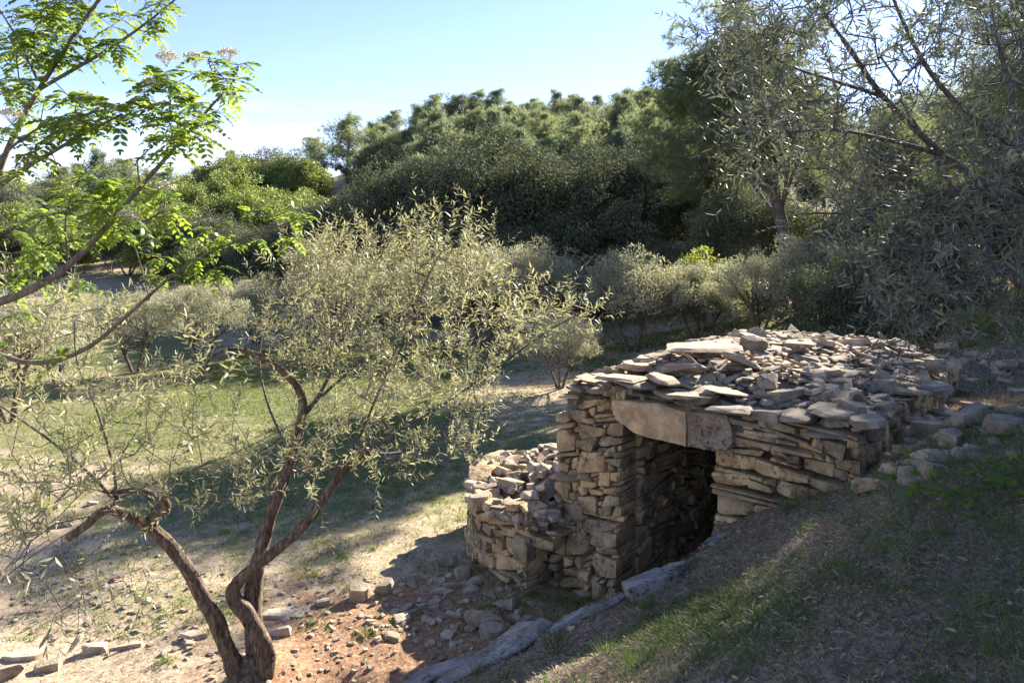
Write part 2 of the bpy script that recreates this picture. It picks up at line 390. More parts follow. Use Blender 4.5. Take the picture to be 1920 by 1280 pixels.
HP = {True: [hull_proto(7000+k, True) for k in range(30)], False: [hull_proto(7100+k, False) for k in range(40)]}
def hstone(rng, dims, fine=False):
    V, Fc = HP[fine][rng.integers(len(HP[fine]))]; V = V.copy()
    if rng.random() < .5: V = V*np.array([1, -1, 1]); Fc = Fc[:, ::-1]
    if rng.random() < .5: V = V*np.array([1, 1, -1]); Fc = Fc[:, ::-1]
    return V*np.asarray(dims), Fc
def rot(rng, tilt, yaw=None):
    yaw = rng.uniform(0, 2*pi) if yaw is None else yaw
    a = rng.uniform(0, 2*pi); ax = Vector((cos(a), sin(a), 0))
    return np.array(Matrix.Rotation(tilt, 3, ax) @ Matrix.Rotation(yaw, 3, 'Z'))
def pack(rng, W, H, cw, chh, wr, hr, ok):
    C_, Rw = max(1, int(round(W/cw))), max(1, int(round(H/chh))); occ = np.zeros((Rw, C_), bool); out = []; joint = [set() for _ in range(Rw+1)]
    for r in range(Rw):
        c = 0
        while c < C_:
            if occ[r, c]: c += 1; continue
            h = int(rng.choice(hr)); wd = int(rng.integers(*wr))
            if h == 1: wd = int(wd*1.25)+1
            if h >= 3: wd = max(2, int(wd*.85))
            h = min(h, Rw-r); k = 0
            while c+k < C_ and k < wd and not occ[r, c+k]: k += 1
            if C_-(c+k) == 1 and not occ[r, C_-1]: k += 1
            if r and k > 3:
                for dk in (0, -1, 1, -2, 2, -3):
                    e_ = c+k+dk
                    if c < e_ < C_ and not occ[r, c:e_].any() and not any(abs(e_-j_) < 2 for j_ in joint[r-1]): k += dk; break
            h = max(1, min(h, int(k*cw/(chh*1.15)+.3)))
            for r_ in range(r, r+h): joint[r_].add(c+k)
            occ[r:r+h, c:c+k] = True; out.append((c, c+k, r, r+h)); c += k
    return [o for o in out if ok((o[0]+o[1])/2*cw, (o[2]+o[3])/2*chh)], C_, Rw
def wall(bag, seed, path, L, z0, z1, ok=lambda u, v: True, depth=.24, cw=.05, chh=.052, wr=(3, 10), hr=(1, 1, 2, 2, 2, 3, 3, 4), batter=.03, out_=.045, tone=(0, 1), n=6, slope=0):
    """dry-stone walling: path(u) -> point on the face and its outward normal"""
    rng = R_(seed); H = z1-z0
    st, C_, Rw = pack(rng, L, H, cw, chh, wr, hr, ok); cw = L/C_; chh = H/Rw
    J = rng.uniform(-.36, .36, (Rw+1, C_+1, 2)); J[:, 0, 0] = 0; J[:, -1, 0] = 0
    for (c0, c1, r0, r1) in st:
        g = .0035
        def cor(r, c): return np.array([c*cw+J[r, c, 0]*cw*.9, r*chh+J[r, c, 1]*chh*.8+.045*sin(c*cw*3.1+seed)+.022*sin(c*cw*8.3+r*.9+seed)])
        a, b, c, d = cor(r0, c0), cor(r0, c1), cor(r1, c1), cor(r1, c0)
        wd = (c1-c0)*cw; ht = (r1-r0)*chh; o = rng.uniform(-.3, 1)*out_
        m = 6 if max(wd, ht) > .13 else 4
        m = min(m, n)
        dims = np.array([wd/2, depth/2, ht/2])
        p, Fc = rock(rng, dims, m, 7, 16, .11, (.66, .97), False); q = p/dims
        s = (q[:, 0]*(1-g/dims[0])+1)/2; t = (q[:, 2]*(1-g/dims[2])+1)/2
        uv = (a*(1-s)[:, None]+b*s[:, None])*(1-t)[:, None]+(d*(1-s)[:, None]+c*s[:, None])*t[:, None]
        tw = rng.normal()*.05
        w_ = -depth/2+q[:, 1]*depth/2+o+tw*(s-.5)*wd
        P, Nn = path(uv[:, 0])
        zz = z0+uv[:, 1]+slope*uv[:, 0]
        xy = P+Nn*(w_-batter*(zz-z0))[:, None]
        bag.add(np.column_stack([xy, zz]), Fc[:, ::-1] if False else Fc, rng.uniform(*tone))
def straight(a, b, nout):
    a = np.asarray(a); dr = (b-a)/np.linalg.norm(b-a)
    return (lambda u: (a+np.outer(u, dr), np.tile(nout, (len(u), 1)))), float(np.linalg.norm(b-a))
def curved(pts, flip=1):
    pts = np.asarray(pts, float)
    for _ in range(3):
        q = [pts[0]]
        for i_ in range(len(pts)-1): q += [pts[i_]*.75+pts[i_+1]*.25, pts[i_]*.25+pts[i_+1]*.75]
        pts = np.array(q+[pts[-1]])
    s = np.concatenate([[0], np.cumsum(np.linalg.norm(np.diff(pts, axis=0), axis=1))])
    def f(u):
        P = np.column_stack([np.interp(u, s, pts[:, 0]), np.interp(u, s, pts[:, 1])])
        Q = np.column_stack([np.interp(u+.05, s, pts[:, 0]), np.interp(u+.05, s, pts[:, 1])]); Q0 = np.column_stack([np.interp(u-.05, s, pts[:, 0]), np.interp(u-.05, s, pts[:, 1])])
        t = nrm(Q-Q0); return P, np.column_stack([t[:, 1], -t[:, 0]])*flip
    return f, s[-1]
# --- the big hut
hut = thing('stone_hut', (*((P1+B3)/2), 0), 'large dry-stone hut with a tall dark doorway and a roof heaped with slabs', 'stone hut')
FN = -N_                     # outward normal of the front
bw = Bag()
ZR = 2.0
def topL(u, v): return v < (1.84 if u < .16 else (1.98))
f, L = straight(P0-.17*N_, P1-.17*N_, FN); wall(bw, 11, f, L, -.12, 2.12, lambda u, v: v-.12 < (1.82 if u < .16 else 1.98 if u < .34 else 2.06) and not (u > .74 and v-.12 > 1.70), depth=.42, cw=.04, chh=.043, wr=(4, 13), hr=(1, 1, 2, 2, 3, 3, 4, 5), batter=.095, out_=.05)
f, L = straight(P1+U*.0+N_*.27, P1+N_*3.3, U); wall(bw, 12, f, L, -.12, 1.74, depth=.22, cw=.045, chh=.046, wr=(4, 13), hr=(1, 1, 2, 2, 3, 4), out_=.04, batter=-.03, tone=(0, .6))
f, L = straight(P2, P3, FN); wall(bw, 13, f, L, .62, 2.08, lambda u, v: not (u < .2 and v > 1.11), depth=.3, cw=.05, chh=.043, wr=(4, 15), hr=(1, 1, 2, 2, 3, 4), batter=.02, out_=.05, tone=(.0, .85))
f, L = straight(P2, P3, FN); wall(bw, 14, f, .35, -.1, .66, depth=.5, cw=.12, chh=.2, wr=(3, 5), hr=(2, 3), batter=0, tone=(.6, 1))
f, L = straight(P2+N_*.3, P2+N_*3.3, -U); wall(bw, 15, f, L, -.12, 1.74, depth=.2, wr=(4, 10), hr=(2, 2, 3), n=4)
f, L = straight(P1+N_*3.2, P1+N_*3.2+U*.96, FN); wall(bw, 16, f, L, -.12, 1.8, depth=.2, wr=(4, 9), hr=(2, 2, 3), n=4)
f, L = straight(P3+N_*.28, B3, U); wall(bw, 17, f, L, 1.0, 2.0, lambda u, v: v < 1.02-.03*u, depth=.3, cw=.07, chh=.075, wr=(2, 6), hr=(1, 2, 2, 3, 3), batter=.04, out_=.08)
f, L = straight(P0+N_*.28, B0, -U); wall(bw, 18, f, L, -.1, 1.95, depth=.28, cw=.07, chh=.07, wr=(3, 8), hr=(1, 2, 2, 3), n=4)
f, L = straight(B0, B3, N_); wall(bw, 19, f, L, -.1, 1.95, depth=.28, cw=.07, chh=.07, wr=(3, 8), hr=(1, 2, 2, 3), n=4)
bw.build('wall', STONE, hut, sharp=20)
def prism(poly, z0, z1):
    poly = np.asarray(poly); n = len(poly)
    V = np.concatenate([np.column_stack([poly, np.full(n, z0)]), np.column_stack([poly, np.full(n, z1)])])
    Fq = [[k, (k+1) % n, n+(k+1) % n, n+k] for k in range(n)]
    return V, np.array(Fq), np.array([[n+k for k in range(n)], [k for k in range(n)][::-1]])
cb = Bag()  # unseen dark fill added inside the walls, stops light leaking through
def light_stop_core(a, b, c, d, z0, z1):
    V, q, e = prism([a, b, c, d], z0, z1); cb.add(V, q); cb.V.append(np.zeros((0, 3))); 
    cb.F.setdefault(4, []).append(e+cb.n-len(V))
light_stop_core(P0+.12*N_+.14*U, P1+.12*N_-.1*U, P1+3.2*N_-.1*U, P0+3.2*N_+.14*U, -.1, 1.78)
light_stop_core(P2+.14*N_+.1*U, P3+.14*N_-.14*U, P3+3.2*N_-.14*U, P2+3.2*N_+.1*U, -.1, 1.80)
light_stop_core(P0+3.3*N_+.14*U, P3+3.3*N_-.14*U, B3-.14*U-.14*N_, B0+.14*U-.14*N_, -.1, 1.80)
light_stop_core(P1+.3*N_-.11*U, P2+.3*N_+.11*U, P2+3.35*N_+.11*U, P1+3.35*N_-.11*U, 1.76, 1.83)
cb.build('light_stop_core', SOIL, hut, smooth=False)
def block(name, parent, mat, c, ax, dims, seed, n=9, chips=8, tone=.5, rough=.05, depth=(.7, .97), pitch=0, roll=0):
    rng = R_(seed); p, Fc = hstone(rng, np.asarray(dims)/2, True) if name == 'eave_slab' else rock(rng, np.asarray(dims)/2, n, chips, 18, rough, depth, name == 'eave_slab')
    M = np.array(Matrix.Rotation(math.atan2(ax[1], ax[0]), 3, 'Z') @ Matrix.Rotation(pitch, 3, 'Y') @ Matrix.Rotation(roll, 3, 'X'))
    p = p@M.T+np.asarray(c)
    return mesh(name, p, Fc, mat, parent, None, rnd=np.full(len(p), tone), sharp=20)
def fz(t, w_, z): return np.array([*(P1+t*U-w_*N_), z])   # on the front: t along it, w_ proud of it, height
def extruded(name, parent, mat, outline, w0, dep, tone, seed, label):
    bm = bmesh.new(); vs = [bm.verts.new((t, 0, z)) for t, z in outline]; f = bm.faces.new(vs)
    e = bmesh.ops.extrude_face_region(bm, geom=[f]); bmesh.ops.translate(bm, vec=(0, dep, 0), verts=[v for v in e['geom'] if isinstance(v, bmesh.types.BMVert)])
    bmesh.ops.bevel(bm, geom=list(bm.edges), offset=.007, segments=1, affect='EDGES'); bmesh.ops.triangulate(bm, faces=bm.faces)
    for c in range(4): bmesh.ops.subdivide_edges(bm, edges=[q for q in bm.edges if q.calc_length() > .045], cuts=1, use_grid_fill=False); bmesh.ops.triangulate(bm, faces=bm.faces)
    bmesh.ops.recalc_face_normals(bm, faces=bm.faces); bm.normal_update()
    V = np.array([v.co[:] for v in bm.verts]); Nn = np.array([v.normal[:] for v in bm.verts]); Fc = np.array([[v.index for v in q.verts] for q in bm.faces]); bm.free()
    V = V+Nn*(fbm(V*4.5+seed, 4)*.013+np.minimum(0, fbm(V*9+seed*2, 2))*.012)[:, None]
    W_ = P1[None]+V[:, :1]*U+(V[:, 1:2]-w0)*N_
    o = mesh(name, np.column_stack([W_, V[:, 2]]), Fc, mat, parent, None, rnd=np.full(len(V), tone), sharp=40); o['label'] = label
extruded('lintel', hut, LINT, [(-.10, 2.03), (-.11, 1.92), (-.07, 1.83), (.02, 1.79), (.14, 1.74), (.42, 1.705), (.716, 1.69), (.722, 1.86), (.710, 2.035), (.40, 2.06), (.15, 2.045)], .06, .42, .5, 3, 'pale beige half of the doorway lintel')
extruded('lintel', hut, LIND, [(.712, 2.03), (.724, 1.87), (.718, 1.695), (.93, 1.70), (1.10, 1.725), (1.17, 1.78), (1.165, 1.96), (1.11, 2.06), (.9, 2.05)], .045, .42, .5, 8, 'dark lichen-spotted half of the doorway lintel')
# roof edge slabs: (t, z, length, thickness, proud, tone)
for k, (t, z, l, th, pr, tn, ro) in enumerate([(-.34, 2.02, .44, .13, .05, .15, 0), (-.72, 1.90, .34, .10, .03, .6, 0), (-.62, 1.99, .3, .09, -.02, .4, 0), (.10, 2.10, .62, .085, .09, .35, .05), (.16, 1.99, .22, .075, .0, .2, 0),
        (.62, 2.06, .62, .09, .10, .25, -.06), (.38, 2.17, .46, .10, .02, .7, .12), (-.12, 2.14, .5, .05, .02, .6, 0), (1.12, 2.00, .5, .10, .08, .2, -.05), (1.30, 1.93, .42, .085, .10, .2, .1),
        (1.50, 2.02, .36, .14, .06, .15, -.1), (1.70, 2.04, .34, .14, .05, .35, 0), (1.98, 1.93, .50, .17, .13, .1, 0), (1.42, 1.81, .3, .06, .04, .3, 0), (2.0, 2.09, .38, .12, .0, .5, 0),
        (.95, 2.12, .5, .06, -.05, .7, .1), (2.28, 2.05, .3, .2, .02, .2, 0), (-.5, 2.1, .3, .04, -.1, .8, .1)]):
    block('eave_slab', hut, ROOFS, fz(t, pr-.19, z+(.095 if -.3 < t < 1.3 else .07)), U, (l*1.05, .40+.1*(k % 3), th*.72), 40+k, n=9, chips=10, tone=tn, depth=(.52, .92), pitch=ro, roll=-.06)
# roof mound
def roofz(s, t):           # s along U from P0 (0..3.08), t into the hut (0..5.3)
    sw, td = 3.08, 5.3
    e = np.minimum(np.minimum(s, sw-s)/.7, np.minimum(t, td-t)/.9)
    return 2.04+.20*sst(e, 0, 1)+.10*np.sin(np.clip(t/td, 0, 1)*pi)*np.sin(np.clip(s/sw, 0, 1)*pi)+.05*fb2(s, t, 1.1, 21, 2)-.035*np.maximum(0, t-3.6)
def rw(s, t, z=None):
    p = P0+s*U+t*N_; return np.array([p[0], p[1], roofz(np.float64(s), np.float64(t)) if z is None else z])
S, T = np.meshgrid(np.linspace(.08, 3.0, 50), np.linspace(.08, 5.2, 84)); s_, t_ = S.ravel(), T.ravel()
zz = roofz(s_, t_)-.035+.02*fb2(s_, t_, 6, 22); i = np.arange(len(s_)).reshape(84, 50)
pp = P0+np.outer(s_, U)+np.outer(t_, N_)
Vt = np.column_stack([pp, zz]); edge = np.concatenate([i[0, :], i[1:, -1], i[-1, -2::-1], i[-2:0:-1, 0]])
Vs = Vt[edge].copy(); Vs[:, 2] = 1.75; ne = len(edge); a_ = np.arange(ne)
mesh('roof_fill', np.concatenate([Vt, Vs]), [np.stack([i[:-1, :-1], i[:-1, 1:], i[1:, 1:], i[1:, :-1]], -1).reshape(-1, 4), np.stack([edge, len(Vt)+a_, len(Vt)+(a_+1) % ne, np.roll(edge, -1)], -1)], GRAVEL, hut)
rng = R_(77); stones = []
for k in range(2300):
    s, t = rng.uniform(.05, 3.05), rng.uniform(.1, 5.25)
    if k > 1500 and t > 3: t *= .6
    L_ = float(np.clip(rng.lognormal(-2.0, .6), .045, .48)); W_ = L_*rng.uniform(.5, .9); H_ = L_*rng.uniform(.10, .26) if L_ > .14 else L_*rng.uniform(.2, .5)
    lvl = rng.uniform(-.06, .05)+(0.03 if L_ < .15 else 0)
    tilt = abs(rng.normal())*.2 if rng.random() < .96 or L_ < .12 else rng.uniform(.4, .9)
    stones.append((L_, s, t, (L_, W_, H_), lvl, tilt, rng.uniform(0, 1)))
stones.sort(key=lambda q: -q[0])
heap = Bag(); singles = 0
for (L_, s, t, dm, lvl, tilt, tn) in stones:
    p, Fc = hstone(rng, np.array(dm)/2, L_ > .15)
    p = p@rot(rng, tilt).T+rw(s, t)+np.array([0, 0, lvl+dm[2]*.25])
    vis = t < 4.6
    if singles < 74 and vis and L_ > .16:
        mesh('roof_stone', p, Fc, ROOFS, hut, None, rnd=np.full(len(p), tn), sharp=20); singles += 1
    else: heap.add(p, Fc, tn)
tag(heap.build('roof_rubble', ROOFS, hut, sharp=20), kind='stuff')
# stones of the roof one can pick out: pixel, distance -> place on the roof
def roofrock(px, py, dims, yaw, tilt, tn, seed, label, lift=.03, taxis=0, mat=None):
    d = np.arange(6.5, 14, .01); x = (px-960)/F*d; z = CZ-(py-HY)/F*d
    rel = np.column_stack([x, d])-P0; zr = roofz(rel@U, rel@N_); k = np.argmax(z <= zr+dims[2]/2)
    rng = R_(seed); p, Fc = hstone(rng, np.array(dims)/2, True)
    M = np.array(Matrix.Rotation(tilt, 3, Vector((cos(taxis), sin(taxis), 0))) @ Matrix.Rotation(yaw, 3, 'Z'))
    o = mesh('roof_stone', p@M.T+np.array([x[k], d[k], zr[k]+dims[2]/2+lift]), Fc, mat or ROOFS, hut, None, rnd=np.full(len(p), tn), sharp=20)
    o['label'] = label
roofrock(1325, 668, (.95, .55, .09), -.1, .04, .95, 201, 'broad flat pale slab lying on the roof', .10)
roofrock(1407, 650, (.42, .16, .24), .1, .25, .12, 202, 'pointed grey stone standing on edge', .02)
roofrock(1655, 722, (.36, .30, .17), .5, .2, .55, 203, 'stout tan block', .02)
roofrock(1595, 712, (.34, .24, .13), .9, .25, .5, 204, 'tan wedge-shaped block', .02)
roofrock(1548, 706, (.36, .2, .09), .1, .05, .6, 205, 'long oval stone', .04)
roofrock(1770, 690, (.62, .34, .2), .35, -.15, .75, 206, 'big pale slab tilted up', .02)
roofrock(1758, 720, (.5, .36, .13), .5, .0, .15, 207, 'dark grey slab', -.06)
roofrock(1545, 772, (.42, .3, .12), .2, .1, .35, 208, 'grey brown flat boulder', .02)
roofrock(1600, 770, (.26, .24, .16), .7, .2, .2, 209, 'dark rough boulder', .02)
roofrock(1285, 700, (.5, .2, .13), -.35, -.25, .45, 210, 'lichen-spotted stone lying slanted', .05)
roofrock(1440, 720, (.3, .22, .14), .2, .5, .3, 211, 'dark chipped stone', .02)
roofrock(1195, 690, (.34, .25, .09), .1, .1, .85, 212, 'pale flat stone', .02)
roofrock(1500, 650, (.6, .4, .09), .0, .1, .7, 213, 'flat slab by the back of the roof', .02)
# --- low annex
A = [(.95, 10.9), (.05, 10.7), (-.48, 10.0), (-.55, 9.3), (-.47, 8.78), (-.36, 8.58), (.14, 7.98)]
ann = thing('low_stone_annex', (-.1, 9.2, 0), 'low dry-stone annex with a tiny opening, heaped with bright rubble', 'stone annex')
ba = Bag()
f, LA = curved(A, 1)
wall(ba, 21, f, LA, -.1, .84, lambda u, v: v < .90, depth=.28, cw=.04, chh=.045, wr=(4, 12), hr=(1, 2, 2, 3, 3, 4), batter=.04, out_=.035, tone=(.2, 1))
A1 = np.array(A[-1]); e = np.array(A[-1])-np.array(A[-2]); e = e/np.linalg.norm(e)
f, L = straight(A1+.26*N_, A1+1.3*N_, U); wall(ba, 22, f, L, -.1, .62, depth=.2, n=4, tone=(.2, .7))
f, L = straight(A1+1.1*N_, A1+1.1*N_+U*.55, FN); wall(ba, 23, f, L, -.1, .7, depth=.2, n=4, tone=(.2, .7))
ba.build('wall', STONE, ann, sharp=20)
block('lintel', ann, STONE, (*(A1+.08*U+.17*N_), .56), U, (.42, .22, .11), 33, tone=.4, pitch=.12)
rng = R_(79); tb_ = Bag()
for k in range(70):
    L_ = rng.uniform(.09, .2); p, Fc = hstone(rng, np.array([L_, L_*.7, L_*.35])/2*1.0, True); xy = A1+rng.uniform(-.06, .26)*U+rng.uniform(.08, 1.1)*N_
    tb_.add(p@rot(rng, abs(rng.normal())*.2).T+np.array([*xy, rng.uniform(.64, .84)]), Fc, rng.random())
tag(tb_.build('rubble_packing', RUBS, ann, sharp=20), kind='stuff')
block('wall_stone', ann, STONE, (*(A1-.06*U+.09*N_), .47), U, (.20, .22, .26), 34, tone=.05)['label'] = 'dark grey upright stone beside the tiny opening'
def annz(x, y):
    q = np.stack([x, y], -1)-P0; dw = -(q@U)       # distance left of the hut flank
    dl = dline(x, y, np.array(A)); return .70+.34*sst(dl, .05, .8)*sst(.9-dw, 0, .8)+.05*sst(dl, 0, .3)
apoly = np.array(A+[tuple(P0+.02*U), tuple(P0+2.6*N_)])
gxx = np.arange(-.75, 1.7, .05); gyy = np.arange(8.0, 11.1, .05); GX, GY = np.meshgrid(gxx, gyy)
ins = inpoly(GX, GY, apoly) & (dline(GX, GY, np.array(A)) > .07) 
i = np.arange(GX.size).reshape(GX.shape); qf = np.stack([i[:-1, :-1], i[:-1, 1:], i[1:, 1:], i[1:, :-1]], -1)
km = ins[:-1, :-1] & ins[1:, 1:] & ins[1:, :-1] & ins[:-1, 1:]
nV = GX.size; ztop = annz(GX, GY)-.05
Vt = np.column_stack([GX.ravel(), GY.ravel(), ztop.ravel()]); Vb = Vt.copy(); Vb[:, 2] = .62
mesh('rubble_fill', np.concatenate([Vt, Vb]), [qf[km], qf[km][:, ::-1]+nV], GRAVEL, ann)
block('cover_slab', ann, STONE, (*(A1+.12*U+.62*N_), .60), U, (.30, .8, .05), 35, tone=.5)
rng = R_(78); ab = Bag(); cnt = 0
for k in range(520):
    x, y = rng.uniform(-.65, 1.5), rng.uniform(8.05, 10.9)
    if not inpoly(np.array([x]), np.array([y]), apoly)[0]: continue
    L_ = float(np.clip(rng.lognormal(-1.95, .45), .07, .32)); dm = np.array([L_, L_*rng.uniform(.55, .95), L_*rng.uniform(.25, .6)])
    p, Fc = hstone(rng, dm/2, L_ > .12); tilt = abs(rng.normal())*.35
    p = p@rot(rng, tilt).T+np.array([x, y, float(annz(np.array([x]), np.array([y]))[0])+rng.uniform(-.03, .05)+dm[2]*.3])
    if L_ > .17 and cnt < 40 and y < 10.3: mesh('rubble_stone', p, Fc, RUBS, ann, None, rnd=np.full(len(p), rng.random()), sharp=20); cnt += 1
    else: ab.add(p, Fc, rng.random())
tag(ab.build('rubble', RUBS, ann, sharp=20), kind='stuff')

# ------------------------------------------------------------------ loose stones
def stone(name, p, dims, yaw, seed, tn, label, cat='stone', group=None, tilt=0, sink=.3, mat=RUBS, n=6):
    rng = R_(seed); q, Fc = hstone(rng, np.array(dims)/2, True)
    q = q@rot(rng, tilt, yaw).T+np.array([p[0], p[1], tz(p[0], p[1])+dims[2]*(.5-sink)])
    o = mesh(name, q, Fc, mat, None, (p[0], p[1], tz(p[0], p[1])), rnd=np.full(len(q), tn), sharp=20)
    return tag(o, label, cat, group)
for k, (px, py, dm, yaw, tn, lab, mt, sk) in enumerate([
    (674, 1124, (.24, .18, .17), -.15, .9, 'squared pale block with flat lit top at the meadow edge beside a greyer block', RUBS, .1),
    (722, 1110, (.22, .16, .13), .1, .35, 'squat greyer block just right of the pale squared block', RUBS, .1),
    (530, 1150, (.52, .3, .08), .1, .95, 'long flush slab of pale rock behind the twin trunk', RUBS, .5),
    (607, 1133, (.17, .12, .08), .3, .9, 'small pale wedge left of the squared blocks', RUBS, .2),
    (527, 1190, (.22, .15, .09), .2, .6, 'tan flat stone just right of the second trunk', RUBS, .2),
    (360, 1195, (.30, .12, .08), -.1, .9, 'pale long stone left of the leaning trunk', RUBS, .3),
    (172, 1222, (.26, .16, .12), .3, .9, 'pale angular stone beneath the drooping olive twigs', RUBS, .3),
    (238, 1212, (.28, .12, .07), .1, .9, 'pale flat strip of rock beneath the drooping twigs', RUBS, .4),
    (88, 1255, (.22, .13, .10), .4, .75, 'tan stone at the lower corner near the meadow edge', RUBS, .2),
    (55, 1230, (.46, .26, .09), .1, .95, 'broad bright slab sunk in the ground in the lower corner', RUBS, .5),
    (12, 1268, (.24, .18, .12), .8, .1, 'dark stone in the very corner under the twigs', RUBS, .2),
    (905, 1166, (.36, .24, .11), .15, .5, 'largest flat slab on the dark soil before the annex', ROOFS, .1),
    (922, 1190, (.26, .22, .12), -.3, .15, 'grey angular stone just below the largest flat slab', ROOFS, .15),
    (956, 1142, (.20, .13, .12), .5, .7, 'tan brick-like stone tipped above the flat slab', ROOFS, .0),
    (966, 1168, (.14, .18, .11), .2, .2, 'grey stone wedged between the kerb and the flat slab', ROOFS, .1),
    (888, 1098, (.20, .14, .11), .3, .3, 'grey brown stone at the foot of the annex wall', ROOFS, .2),
    (868, 1080, (.2, .2, .14), .9, .2, 'dark mossy stone at the corner foot of the annex', ROOFS, .2),
    (842, 1060, (.24, .2, .18), .2, .1, 'dark stone leaning on the annex corner', ROOFS, .2),
    (120, 985, (.26, .16, .1), .2, .8, 'whitish stone in the meadow behind the sawn limb', RUBS, .3),
    (60, 1002, (.22, .14, .1), .5, .85, 'pale stone in the meadow near the left trunk foot', RUBS, .3),
    (1628, 922, (.26, .2, .14), -.35, .95, 'orange brown stone lying at the hut corner on the bank', STONE, .1),
    (1762, 868, (.50, .30, .11), -.3, .55, 'biggest flat slab on the bank beside the hut wall', ROOFS, .1),
    (1692, 880, (.36, .22, .07), .3, .6, 'flat cracked slab sunk in the litter by the hut wall', ROOFS, .4),
    (1700, 850, (.34, .18, .08), -.5, .35, 'brown thin slab tipped against the hut wall', ROOFS, .0),
    (1785, 835, (.26, .2, .14), .5, .3, 'grey brown block above the biggest bank slab', ROOFS, .1),
    (1748, 808, (.40, .24, .12), -.5, .75, 'tan slab tilted up below the dark boulders', ROOFS, .1),
    (1820, 798, (.40, .30, .22), .2, .1, 'large dark grey boulder beside the hut', ROOFS, .15),
    (1885, 815, (.42, .24, .18), -.2, .2, 'long grey boulder right of the large dark boulder', ROOFS, .15),
    (1835, 765, (.4, .26, .1), -.2, .6, 'low flat grey slab behind the dark boulders', ROOFS, .2),
    (1905, 745, (.3, .22, .14), .1, .3, 'grey rock by the frame edge above the boulders', ROOFS, .2),
    (1890, 690, (.5, .3, .16), .2, .6, 'grey flat rock on the weedy rise behind the hut', ROOFS, .2),
    (1835, 672, (.5, .35, .14), -.1, .7, 'pale slab on the rise just behind the hut corner', ROOFS, .2),
    (1780, 655, (.46, .3, .16), -.1, .8, 'pale blocky stone beside the yellow green bush', ROOFS, .1),
    (1160, 1003, (.1, .1, .05), 0, .5, 'small stone', ROOFS, .2)][:-1]):
    p = hit(px, py); stone('loose_stone', p, dm, yaw, 300+k, tn, lab, mat=mt, sink=sk, n=9, tilt=.08 if sk < .35 else 0)
rng = R_(91)
def scatter(n, fn, mat, label, group, lo=.05, hi=.13):
    k = 0; protos = []
    for j in range(8):
        q, Fc = hstone(rng, np.array([.5, rng.uniform(.3, .45), rng.uniform(.12, .28)]))
        protos.append(mesh_data('stone_fragment', q, Fc, mat, rnd=np.full(len(q), rng.random()), sharp=20))
    while k < n:
        x, y = fn(); o = link('stone_fragment', protos[rng.integers(8)]); s = rng.uniform(lo, hi)**1.0
        o.location = (x, y, tz(x, y)+s*.04); o.scale = (s, s, s); o.rotation_euler = (rng.normal()*.2, rng.normal()*.2, rng.uniform(0, 6.28))
        tag(o, label, 'stone', group); k += 1
def area(pts, spread):
    def g():
        px, py = pts[rng.integers(len(pts))]; px += rng.normal()*spread[0]; py += rng.normal()*spread[1]
        p = hit(px, min(py, 1290)); return p[0], p[1]
    return g
scatter(80, area([(740, 1120), (800, 1140), (840, 1150), (800, 1090), (880, 1210), (700, 1150), (850, 1110), (930, 1120)], (38, 22)), RUBS, 'small limestone fragment in the rubble spill before the annex', 'stone fragments before the annex', .04, .12)
scatter(38, area([(800, 1110), (860, 1140), (900, 1120), (760, 1150), (850, 1180), (960, 1110), (1000, 1150)], (36, 24)), RUBS, 'hand-sized stone in the rubble spill before the annex', 'larger stones before the annex', .10, .22)
chip = Bag(); fn = area([(60, 1120), (200, 1170), (350, 1130), (120, 1080), (600, 1180), (640, 1230), (420, 1240), (260, 1080), (760, 1180), (560, 1120)], (70, 30))
for k in range(420):
    x, y = fn(); c_ = rng.uniform(.012, .04)
    if bankness(np.array([x]), np.array([y]))[0] > 0: continue
    q, Fc = hstone(rng, np.array([c_, c_*.7, c_*.4])); chip.add(q@rot(rng, .2).T+np.array([x, y, tz(x, y)+c_*.2]), Fc, rng.random())
tag(chip.build('stone_chips', RUBS, sharp=20), kind='stuff')
scatter(45, area([(150, 1180), (300, 1210), (60, 1150), (420, 1170), (560, 1150), (230, 1150)], (60, 25)), RUBS, 'small pale stone lying on the bare meadow edge under the olive', 'pale stones on the meadow edge', .04, .11)
scatter(30, area([(100, 960), (220, 900), (60, 880), (350, 850), (430, 830)], (60, 25)), RUBS, 'small whitish stone out in the sunny meadow', 'stones in the sunny meadow', .08, .2)
scatter(60, area([(1720, 820), (1700, 880), (1800, 790), (1860, 720), (1900, 800), (1840, 840), (1760, 760), (1880, 680)], (34, 20)), ROOFS, 'hand-sized grey stone tumbled beside the hut on the bank', 'larger stones beside the hut', .14, .32)
scatter(30, area([(1700, 850), (1790, 810), (1850, 760), (1880, 850), (1820, 700), (1660, 900)], (40, 20)), ROOFS, 'small grey stone on the bank beside the hut', 'stones beside the hut wall', .05, .14)
scatter(16, area([(1020, 1200), (1300, 1080), (1100, 1180), (1450, 1000), (1240, 1230)], (70, 30)), RUBS, 'small pale pebble lying in the leaf litter of the bank', 'pebbles in the bank litter', .03, .07)
